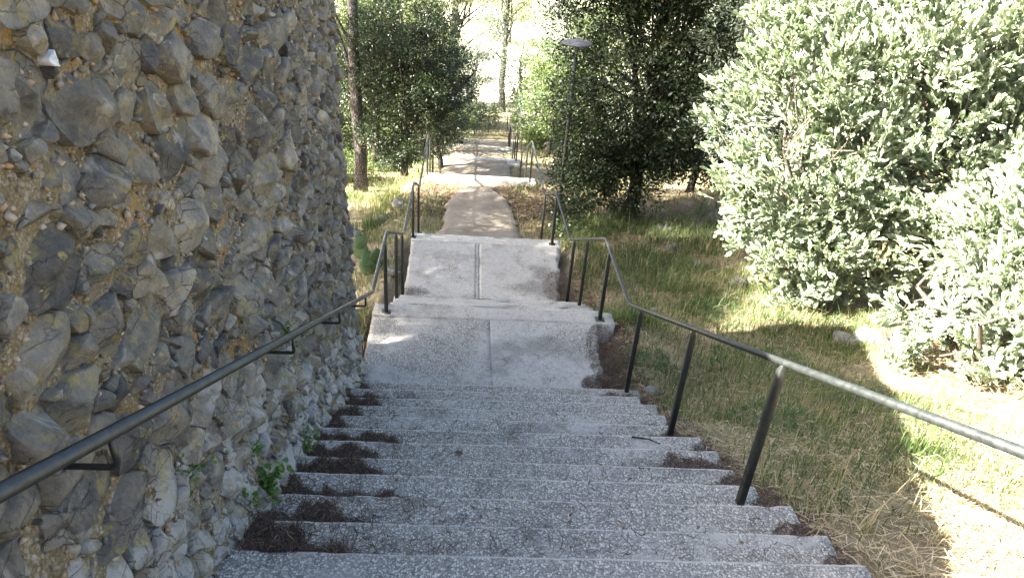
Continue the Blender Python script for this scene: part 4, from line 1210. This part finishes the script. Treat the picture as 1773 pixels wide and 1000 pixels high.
def strands(name, label, P, ln, w, tone, mat, rg, tilt=.25, curl=.3, slope=None, kind='stuff'):
    """dry stalks and needles lying about: 3-point ribbons"""
    N = len(P)
    az = rg.uniform(0, 2 * math.pi, N); el = rg.normal(0, tilt, N)
    d = np.stack([np.cos(az) * np.cos(el), np.sin(az) * np.cos(el), np.abs(np.sin(el))], 1)
    if slope is not None: d[:, 2] += d[:, 1] * slope
    sd = np.stack([-np.sin(az), np.cos(az), rg.normal(0, .4, N)], 1)
    ln = np.asarray(ln)[:, None]; w = np.asarray(w)[:, None]
    cv = sd * rg.normal(0, curl, N)[:, None] * ln + np.array([0, 0, 1]) * (np.abs(rg.normal(0, .12, N))[:, None] * ln)
    a = P - d * ln * .5 * np.array([1, 1, .3]); b = P + cv; c = P + d * ln * .5
    nrm = np.cross(d, sd); ww = sd * w * .5
    V = np.stack([a - ww, a + ww, b + ww, b - ww, c + ww * .5, c - ww * .5], 1).reshape(-1, 3)
    I = np.arange(N)[:, None] * 6
    F = np.concatenate([I + np.array([0, 1, 2, 3]), I + np.array([3, 2, 4, 5])])
    o = mesh_np(name, V, [F], mat, None, np.repeat(tone, 6))
    tag(o, label, kind=kind)
    return o
def pn(x, y, s, ph=0.0):      # cheap patchiness 0..1
    return .5 + .25 * (np.sin(s * x + 1.7 * np.sin(s * .7 * y + ph) + ph) + np.sin(s * 1.3 * y + 1.4 * np.sin(s * .9 * x - ph) + 2 * ph))
rg = np.random.default_rng(5)
def on_ground(x, y, dz=0.0): return np.stack([x, y, ground_n(x, y) + dz], 1)

# right-hand slope: green blades
N = 150000
x = rg.uniform(1.7, 8.5, N); y = 1.2 + 12.8 * rg.random(N) ** 1.15
near_edge = x > 1.82 + .08 * np.sin(9 * y)
dens = pn(x, y, 1.9, .4) * .75 + pn(x, y, 5.3, 2.0) * .45
dens += .38 * np.exp(-((x - 3.0) / .9) ** 2 - ((y - 5.2) / 2.0) ** 2) + .25 * np.exp(-((x - 2.3) / .7) ** 2 - ((y - 8.0) / 2.5) ** 2)
dens -= .35 * sstep(3.6, 1.8, y) + .30 * sstep(3.4, 4.6, x - .35 * (y - 3.5))
dens -= .55 * np.exp(-((x - 1.75) / .22) ** 2) * ((y < 7.2) | (y > 11.5))
keep = near_edge & (rg.random(N) < np.clip(dens * 1.5 - .38, .03, 1))
x, y = x[keep], y[keep]
green = np.clip(.75 - 1.1 * (pn(x, y, 1.9, .4) * .6 + pn(x, y, 3.1, 3) * .4), 0, .55)
n = len(x)
sunny = sstep(3.6, 4.6, x - .45 * (y - 3.5))
tone = np.where(rg.random(n) < .04 + .36 * pn(x, y, 2.7, 1.9) + .5 * sunny + .35 * sstep(4.0, 2.2, y), rg.uniform(.66, 1, n), np.clip(rg.normal(.0, .14, n) + .55 * pn(x, y, 1.1, .2), 0, .6))
hgt = rg.uniform(.05, .19, n) * (1 + .7 * sstep(6.5, 11, y)) * np.where(rg.random(n) < .06, 1.9, 1)
blades('grass', 'green and straw coloured grass covering the slope on the open side of the steps', on_ground(x, y, -.01), hgt, rg.uniform(.003, .0065, n) * (1 + .06 * y), tone, M['grass'], rg, .75)
# dry stalks lying over the slope
N = 78000
x = rg.uniform(1.75, 8.5, N); y = 1.0 + 12.5 * rg.random(N) ** 1.5
k = (x > 1.80 + .07 * np.sin(7 * y)) & (rg.random(N) < (.35 + .65 * (1 - pn(x, y, 1.9, .4))) * (1 - .6 * sstep(3.8, 5.2, y) * (1 - sstep(3.4, 4.6, x - .35 * (y - 3.5)))))
x, y = x[k], y[k]; n = len(x)
strands('dry_grass', 'mat of dead straw stalks lying on the slope beside the steps', on_ground(x, y, rg.uniform(.0, .035, n)), rg.uniform(.05, .20, n), rg.uniform(.0022, .0055, n) * (1 + .05 * y), np.clip(rg.normal(.5, .25, n), 0, 1), M['straw'], rg, .3, .25, -.4)
# left side beyond the wall and down the path edges
N = 46000
x = np.concatenate([rg.uniform(-4.5, -1.05, 48000), rg.uniform(-.95, -.3, 8000), rg.uniform(.95, 1.7, 12000)])
y = np.concatenate([6.4 + 15 * rg.random(48000), rg.uniform(12.3, 31, 8000), rg.uniform(12.3, 31, 12000)])
path_edge = (x > -1.0) & (x < 1.75)
flat = ((y > 16.0) & (y < 18.7)) | ((y > 21.3) & (y < 24)) | ((y > 26.9) & (y < 29.3))
k = ~(path_edge & flat) & (rg.random(len(x)) < np.clip(1.5 * pn(x, y, 1.4, 1.1) - .25, .05, 1))
k &= ~(path_edge & ((np.abs(x - .3) < .52 + .30 * rg.random(len(x))) ))
x, y = x[k], y[k]; n = len(x)
tone = np.where(rg.random(n) < .25, rg.uniform(.66, 1, n), np.clip(rg.normal(.32, .17, n), 0, .6))
blades('grass', 'green grass beyond the end of the wall and along the gravel path', on_ground(x, y, -.01), rg.uniform(.05, .20, n), rg.uniform(.006, .013, n), tone, M['grass'], rg, .7)
# far meadow in the sun
N = 26000
x = rg.uniform(-9, 12, N); y = rg.uniform(13.5, 46, N)
k = ((y > 19) | (x > 2.3)) & ~((x > -1.2) & (x < 2.1) & (y < 33)) & (rg.random(N) < pn(x, y, .8, 2))
x, y = x[k], y[k]; n = len(x)
blades('grass', 'sunlit yellowish grass farther down the slope', on_ground(x, y, -.02), rg.uniform(.12, .38, n), rg.uniform(.02, .045, n), np.clip(rg.normal(.58, .2, n), 0, 1), M['grass'], rg, .7)
# tall pale grass tuft by the left bank and blades against the dark tree
def tuft(label, cx, cy, n, h, r, tonemu, seed, w=.006, lean=.8, name='grass_tuft', mat='grass', group='tall grass tufts'):
    rgt = np.random.default_rng(seed)
    x = cx + rgt.normal(0, r, n); y = cy + rgt.normal(0, r, n)
    P = on_ground(x, y, -.01)
    o = blades(name, '', P, h * rgt.uniform(.45, 1.1, n), np.full(n, w), np.clip(rgt.normal(tonemu, .12, n), 0, 1), M[mat], rgt, lean, kind='thing', bend=.8)
    tag(o, label, 'grass tuft', group)
tuft('pale whitish grass tuft beside the bank under the left rail', -1.75, 14.9, 420, .75, .28, .62, 1, .011)
tuft('bright green grass tuft at the foot of the pale tuft', -2.0, 13.9, 240, .45, .18, .2, 2, .011)
tuft('tall green tuft with long stems at the edge of the sunlight', 3.42, 3.85, 46, .62, .05, .32, 3, .008, .55)
tuft('dry bleached tuft of stalks at the end of the second step', 2.22, 2.62, 16, .42, .03, .9, 4, .006, 1.1)
tuft('arching grass tuft beneath the dark evergreen tree', 2.5, 12.7, 160, .8, .3, .45, 5, .010, 1.1)
tuft('long arching grass beside the rail bend at the second landing', 1.95, 11.6, 140, .8, .2, .55, 6, .009, 1.1)
tuft('seeding grass tuft in front of the flat grey rock', 3.3, 9.7, 90, .7, .22, .5, 7, .008, 1.2)
tuft('green tuft close behind the tall rail post', 2.15, 7.3, 200, .45, .13, .2, 8, .007, .7)
tuft('green grass tuft growing from the litter by the wall foot', -.72, 2.72, 26, .26, .05, .45, 9, .004, 1.0)
# feathery fennel-like plants
def feathery(label, cx, cy, r, h, n, seed):
    rgt = np.random.default_rng(seed)
    root = empty('feathery_plant', (cx, cy, float(ground_n(cx, cy))))
    tag(root, label, 'plant', 'low feathery green plants')
    a = rgt.uniform(0, 6.28, n); q = rgt.random(n) ** .5
    x = cx + r * q * np.cos(a); y = cy + r * q * np.sin(a)
    x += .5 * r * (pn(x * 7, y * 7, 1.0, seed) - .5); y += .5 * r * (pn(y * 7, x * 7, 1.1, seed) - .5)
    P = on_ground(x, y, 0); P[:, 2] += h * rgt.random(n) ** 1.5 * (1 - q ** 2) * (.3 + 1.1 * pn(x * 9, y * 9, 1.3, seed))
    D = unit(rgt, n) + np.array([0, 0, .8])
    ln = rgt.uniform(.03, .09, n)
    V, F, T = leaves_np(P, D, unit(rgt, n), ln, ln * .09, np.clip(rgt.normal(.5, .25, n), 0, 1), .2)
    mesh_np('frond', V, [F], M['fern'], root, T)['kind'] = 'stuff'
feathery('feathery blue green plant between the two rail posts nearest the viewer', 2.75, 4.75, .40, .20, 1500, 1)
feathery('feathery green plant below the rail near the first landing', 2.05, 6.3, .30, .26, 1100, 2)
feathery('feathery plant at the edge of the sunlight below the pale shrub', 3.55, 6.35, .32, .16, 800, 3)
feathery('feathery green plant near the bright strip of grass', 3.4, 8.6, .34, .22, 900, 4)

# --- brown needle litter on the steps
LIT = [(0, -1.02, -.72, .55), (1, -1.0, -.60, 1.0), (1, -.60, -.37, .5), (2, -1.0, -.86, 1.0), (2, -.78, -.48, .9), (3, -1.0, -.78, 1.0), (3, -.72, -.22, .55), (4, -.95, -.41, .9), (5, -.98, -.50, .9),
       (6, -.98, -.37, .8), (7, -.98, -.78, 1.0), (8, -.98, -.70, .9), (9, -.98, -.60, .9), (10, -.98, -.60, .8), (11, -.97, -.76, .9), (12, -.95, -.86, .8), (12, -.68, -.45, .12),
       (1, 1.72, 1.88, .5), (2, 1.66, 1.86, .6), (3, 1.70, 1.86, .8), (4, 1.55, 1.82, .7), (5, 1.30, 1.84, .75), (6, 1.66, 1.82, .9), (7, 1.35, 1.80, .6), (8, 1.40, 1.75, .5), (9, 1.45, 1.76, .5), (10, 1.3, 1.75, .6), (11, 1.2, 1.78, .7)]
Pl = []; mound = MB()
for n_, xa, xb, depth in LIT:
    yb = (NOS[n_ - 1][0] if n_ >= 1 else 1.83) + .0
    yf = yb + TR * min(1, depth)
    area = (xb - xa) * (yf - yb)
    m = int(area * (28000 if xa < 0 else 16000))
    xx = rg.uniform(xa - .02, xb + .05, m); t = rg.random(m) ** 1.2
    fade = np.clip((xb + .05 - xx) / .22, 0, 1) if xa < 0 else np.clip((xx - xa + .02) / .2, 0, 1)
    yy = yb + t * (yf - yb) * (.35 + .65 * fade) * (.9 + .22 * np.sin(11 * xx + n_ * 2.1) * np.sin(23 * xx + n_))
    z = zn(n_) + .004 + rg.random(m) * .045 * fade * (1 - t * .7)
    kk = rg.random(m) < .25 + .75 * fade
    Pl.append(np.stack([xx, yy, z], 1)[kk])
    if xa > 0: continue
    # the packed body of the drift
    nx, ny = 10, 5; V = []
    for i in range(nx + 1):
        for j in range(ny + 1):
            s, tt = i / nx, j / ny
            e = (s if xa > 0 else 1 - s); e = min(1, e * 3)
            w = min(1, (1 - tt) * 2.0) * e
            px_ = xa + (xb - xa) * s
            py_ = yb - .01 + (yf - yb) * tt * (.4 + .6 * e) * (.86 + .22 * math.sin(11 * px_ + n_ * 2.1) * math.sin(23 * px_ + n_))
            V.append((px_, py_, zn(n_) - .008 + .013 * w * (.6 + .9 * fbm(px_ * 8, py_ * 8, n_))))
    mound.add(V, (), [(i * (ny + 1) + j, (i + 1) * (ny + 1) + j, (i + 1) * (ny + 1) + j + 1, i * (ny + 1) + j + 1) for i in range(nx) for j in range(ny)])
P = np.concatenate(Pl)
# loose needles scattered thinly over steps and landings, drifts by the landing edge and the dirt beyond
def drift(cx, cy, rx, ry, z, m, hh):
    a = rg.uniform(0, 6.28, m); q = rg.random(m) ** .6
    return np.stack([cx + rx * q * np.cos(a), cy + ry * q * np.sin(a), z + hh * (1 - q) * rg.random(m) + .003], 1)
ex = [drift(1.62, 6.35, .22, .7, Z1, 2600, .05), drift(1.50, 5.85, .24, .18, Z1, 1500, .09), drift(1.48, 9.5, .25, .55, Z2, 1800, .05), drift(-.75, 9.2, .25, .2, Z2, 500, .03)]
m = 10000
xx = np.where(rg.random(m) < .6, -.95 + np.abs(rg.normal(0, .45, m)), rg.uniform(-.9, 1.8, m)); nn = rg.integers(0, 12, m); yy = np.array([NOS[max(q - 1, 0)][0] for q in nn]) + rg.random(m) ** 2 * TR
ex.append(np.stack([xx, yy, -(S0 + nn * RI) + .003], 1))
ex.append(np.stack([rg.uniform(-.95, 1.5, 900), rg.uniform(5.65, 7.2, 900), np.full(900, Z1 + .004)], 1))
ex.append(np.stack([rg.uniform(-.85, 1.4, 900), rg.uniform(8.9, 11.2, 900), np.full(900, Z2 + .004)], 1))
P = np.concatenate([P] + ex); n = len(P)
strands('needle_litter', 'dark brown pine needle litter drifted along the steps and the wall foot', P, rg.uniform(.015, .085, n), rg.uniform(.0014, .0036, n), np.clip(rg.normal(.48, .27, n), 0, 1), M['litter'], rg, .45, .2)
mnd = mound.build('litter_drift', M['duff'], smooth=True)
tag(mnd, 'packed dark needle litter heaped in the corners of the steps', kind='stuff')
# litter and dead leaves on earth: left of landing, right edges, the dirt end of the path, under trees
N = 30000
gx = np.concatenate([rg.uniform(-1.5, -1.0, 2600), rg.uniform(1.5, 2.0, 7000), rg.uniform(-1.3, 1.9, 9000), rg.uniform(2, 6, 9000), rg.uniform(-4, -1, 5000)])
gy = np.concatenate([rg.uniform(6.0, 8.5, 2600), rg.uniform(2.3, 10.5, 7000), rg.uniform(13.6, 15.6, 9000), rg.uniform(10.5, 16, 9000), rg.uniform(9, 20, 5000)])
n = len(gx)
strands('needle_litter', 'brown needle litter on the bare earth beside steps and path', on_ground(gx, gy, rg.uniform(0, .02, n)), rg.uniform(.03, .12, n), rg.uniform(.003, .007, n), np.clip(rg.normal(.5, .25, n), 0, 1), M['litter'], rg, .3, .2)
n = 3000
lx = np.concatenate([rg.uniform(-1.2, -.2, 700), rg.uniform(.8, 1.9, 1100), rg.uniform(1.6, 2.1, 500), rg.uniform(-1.6, -1.0, 100), rg.uniform(2, 5.5, 600)])
ly = np.concatenate([rg.uniform(13.5, 15.8, 700), rg.uniform(13.2, 15.8, 1100), rg.uniform(5.4, 10, 500), rg.uniform(6.1, 8, 100), rg.uniform(10, 16, 600)])
Pd = on_ground(lx, ly, rg.uniform(.0, .03, n))
ln = rg.uniform(.04, .08, n)
V, F, T = leaves_np(Pd, unit(rg, n) * np.array([1, 1, .3]), np.tile([0, 0, 1.0], (n, 1)) + unit(rg, n) * .5, ln, ln * .5, np.clip(rg.normal(.5, .3, n), 0, 1), .3)
tag(mesh_np('fallen_leaves', V, [F], M['deadleaf'], None, T), 'dead brown leaves lying on the earth end of the path and under the trees', kind='stuff')
n = 240
k = rg.integers(0, 12, n)
Ps = np.stack([rg.uniform(-.6, 1.75, n), np.array([NOS[max(q - 1, 0)][0] for q in k]) + rg.random(n) ** 1.5 * TR, -(S0 + k * RI) + .005], 1)
ln = rg.uniform(.012, .035, n)
V, F, T = leaves_np(Ps, unit(rg, n) * np.array([1, 1, .2]), np.tile([0, 0, 1.0], (n, 1)) + unit(rg, n) * .4, ln, ln * .5, np.clip(rg.normal(.4, .3, n), 0, 1), .3)
tag(mesh_np('leaf_crumbs', V, [F], M['deadleaf'], None, T), 'crumbs of dead leaf scattered over the steps', kind='stuff')

# ------------------------------------------------------------------ small plants
def weed(label, pts, n, seed, L=.025, spread=.05, mat='weed', stem_to=None):
    """leafy weed rooted at pts[0], stems through pts"""
    rgt = np.random.default_rng(seed)
    root = empty('weed', tuple(pts[0])); tag(root, label, 'weed', 'green weeds along the wall')
    mb = MB()
    pts = [np.array(p, float) for p in pts]
    C = []
    for k in range(7):
        a = pts[0]; b = pts[rgt.integers(1, len(pts))] + rgt.normal(0, spread, 3)
        q = limb(mb, a, b, .0025, .0012, rgt, n=5, ns=4)
        for p in q[1:]: C += [p + rgt.normal(0, spread * .45, 3) for _ in range(max(1, n // 28))]
    mb.build('stem', M['weed'], root, tone=.3)
    C = np.array(C); N_ = len(C)
    ln = L * rgt.uniform(.6, 1.3, N_)
    V, F, T = leaves_np(C, unit(rgt, N_) + np.array([.5, 0, .2]), unit(rgt, N_) * .6 + np.array([.5, -.3, .8]), ln, ln * .75, rgt.random(N_), .2, True)
    mesh_np('leaves', V, [F], M[mat], root, T)['kind'] = 'stuff'
zf = stair_line
weed('leafy bright green weed growing from the wall foot by the second step', [(-1.0, 2.72, -2.86), (-.93, 2.75, -2.72), (-.95, 2.72, -2.62), (-.92, 2.7, -2.78)], 260, 1, .032, .045)
weed('small parsley like weed just left of the bright one at the wall foot', [(-1.03, 2.5, -2.72), (-.98, 2.48, -2.62), (-.98, 2.46, -2.68)], 130, 2, .028, .035)
weed('upright weed in the wall corner beside the middle steps', [(-.98, 3.5, -3.28), (-.93, 3.52, -3.12), (-.94, 3.5, -3.0), (-.93, 3.48, -3.18)], 110, 3, .022, .03)
weed('thin weed hanging from a joint high on the wall above the rail', [(-1.04, 3.55, -2.36), (-1.0, 3.56, -2.44), (-.99, 3.55, -2.5)], 60, 4, .022, .025)
weed('sparse weed rooted in mortar below the first bracket', [(-1.05, 2.02, -2.05), (-1.0, 2.03, -1.95), (-1.0, 2.0, -2.12), (-.99, 2.08, -2.0)], 80, 5, .02, .04)
def dry_tuft(label, p, seed):
    rgt = np.random.default_rng(seed); n = 90
    P = np.array(p) + rgt.normal(0, .02, (n, 3)) * np.array([.3, 1, 1])
    root_d = unit(rgt, n) * .6 + np.array([.8, 0, -.5])
    ln = rgt.uniform(.04, .13, n)
    V, F, T = leaves_np(P, root_d, unit(rgt, n), ln, ln * .03, np.clip(rgt.normal(.6, .2, n), 0, 1), .1)
    tag(mesh_np('dry_tuft', V, [F], M['litter'], None, T), label, 'dry tuft', 'dry tufts on the wall')
dry_tuft('dead brown tuft stuck in the wall beside the middle of the long flight', (-1.03, 3.25, -2.78), 1)
dry_tuft('dead reddish tuft high on the wall near its far end', (-1.05, 4.0, -1.98), 2)

# cactus beyond the wall end
def make_cactus():
    x, y = -1.50, 10.3
    g = float(ground_n(x, y))
    root = empty('prickly_pear_cactus', (x, y, g)); tag(root, 'prickly pear cactus with flat round green pads beside the end of the wall', 'cactus')
    rgt = np.random.default_rng(8)
    pads = [((-.10, 0, .02), .30, .25, .1), ((.02, .04, .16), .27, 1.25, -.25), ((-.12, -.04, .22), .28, .85, -.1), ((-.16, .1, .26), .27, -.35, .2), ((-.02, .0, .34), .22, 1.35, .1), ((-.2, .06, .46), .22, .2, .3)]
    for (a, b, c), L, lean, tw in pads:
        nu, nv = 14, 7
        V = []
        for j in range(nv + 1):
            ph = math.pi * j / nv
            for i in range(nu):
                th = 2 * math.pi * i / nu
                zz = (1 - math.cos(ph)) * .5
                wdt = math.sin(ph) * (.62 + .3 * zz)
                V.append((wdt * math.cos(th) * L * .62, math.sin(th) * math.sin(ph) * .020, zz * L))
        V = np.array(V)
        Rm = np.array(Matrix.Rotation(lean, 3, 'Y') @ Matrix.Rotation(-.85 + tw, 3, 'X') @ Matrix.Rotation(tw, 3, 'Z'))
        V = V @ Rm.T * 1.05 + np.array([x + a, y + b, g + c - .03])
        F = [(j * nu + i, (j + 1) * nu + i, (j + 1) * nu + (i + 1) % nu, j * nu + (i + 1) % nu) for j in range(nv) for i in range(nu)]
        mesh_np('pad', V, [np.array(F)], M['cactus'], root, smooth=True)
make_cactus()

def single_leaf(label, p, d, L, mat, name='fallen_leaf'):
    V, F, T = leaves_np(np.array([p]), np.array([d], float), np.array([[.1, -.2, 1.0]]), np.array([L]), np.array([L * .5]), np.array([.8]), .25, True)
    tag(mesh_np(name, V, [F], M[mat], None, T), label, 'leaf')
single_leaf('yellow leaf lying on the brown litter beside the first landing', (1.74, 6.25, float(ground_n(1.74, 6.25)) + .07), (1, .2, .1), .09, 'yellow')
single_leaf('pale dead leaf below the yellow leaf beside the landing', (1.70, 6.08, float(ground_n(1.7, 6.08)) + .07), (.2, -1, .1), .10, 'deadleaf')
single_leaf('dark curled leaf lying on the sixth step', (-.02, 3.62, zn(5) + .012), (1, -.3, .15), .07, 'litter')
def twig(label, pts, r, mat='twig'):
    mb = MB(); mb.tube(pts, np.linspace(r, r * .5, len(pts)), 6)
    tag(mb.build('twig', M[mat], smooth=True), label, 'twig', 'fallen twigs')
twig('bleached stalk lying aslant on the straw beside the near steps', [(2.25, 2.62, float(ground_n(2.25, 2.62)) + .04), (2.45, 2.72, float(ground_n(2.45, 2.72)) + .09), (2.62, 2.86, float(ground_n(2.62, 2.86)) + .12)], .005)
twig('short dark twig on the step beside the second post', [(1.30, 4.0, zn(6) + .012), (1.42, 3.97, zn(6) + .02), (1.5, 3.93, zn(6) + .012)], .007, 'dbark')
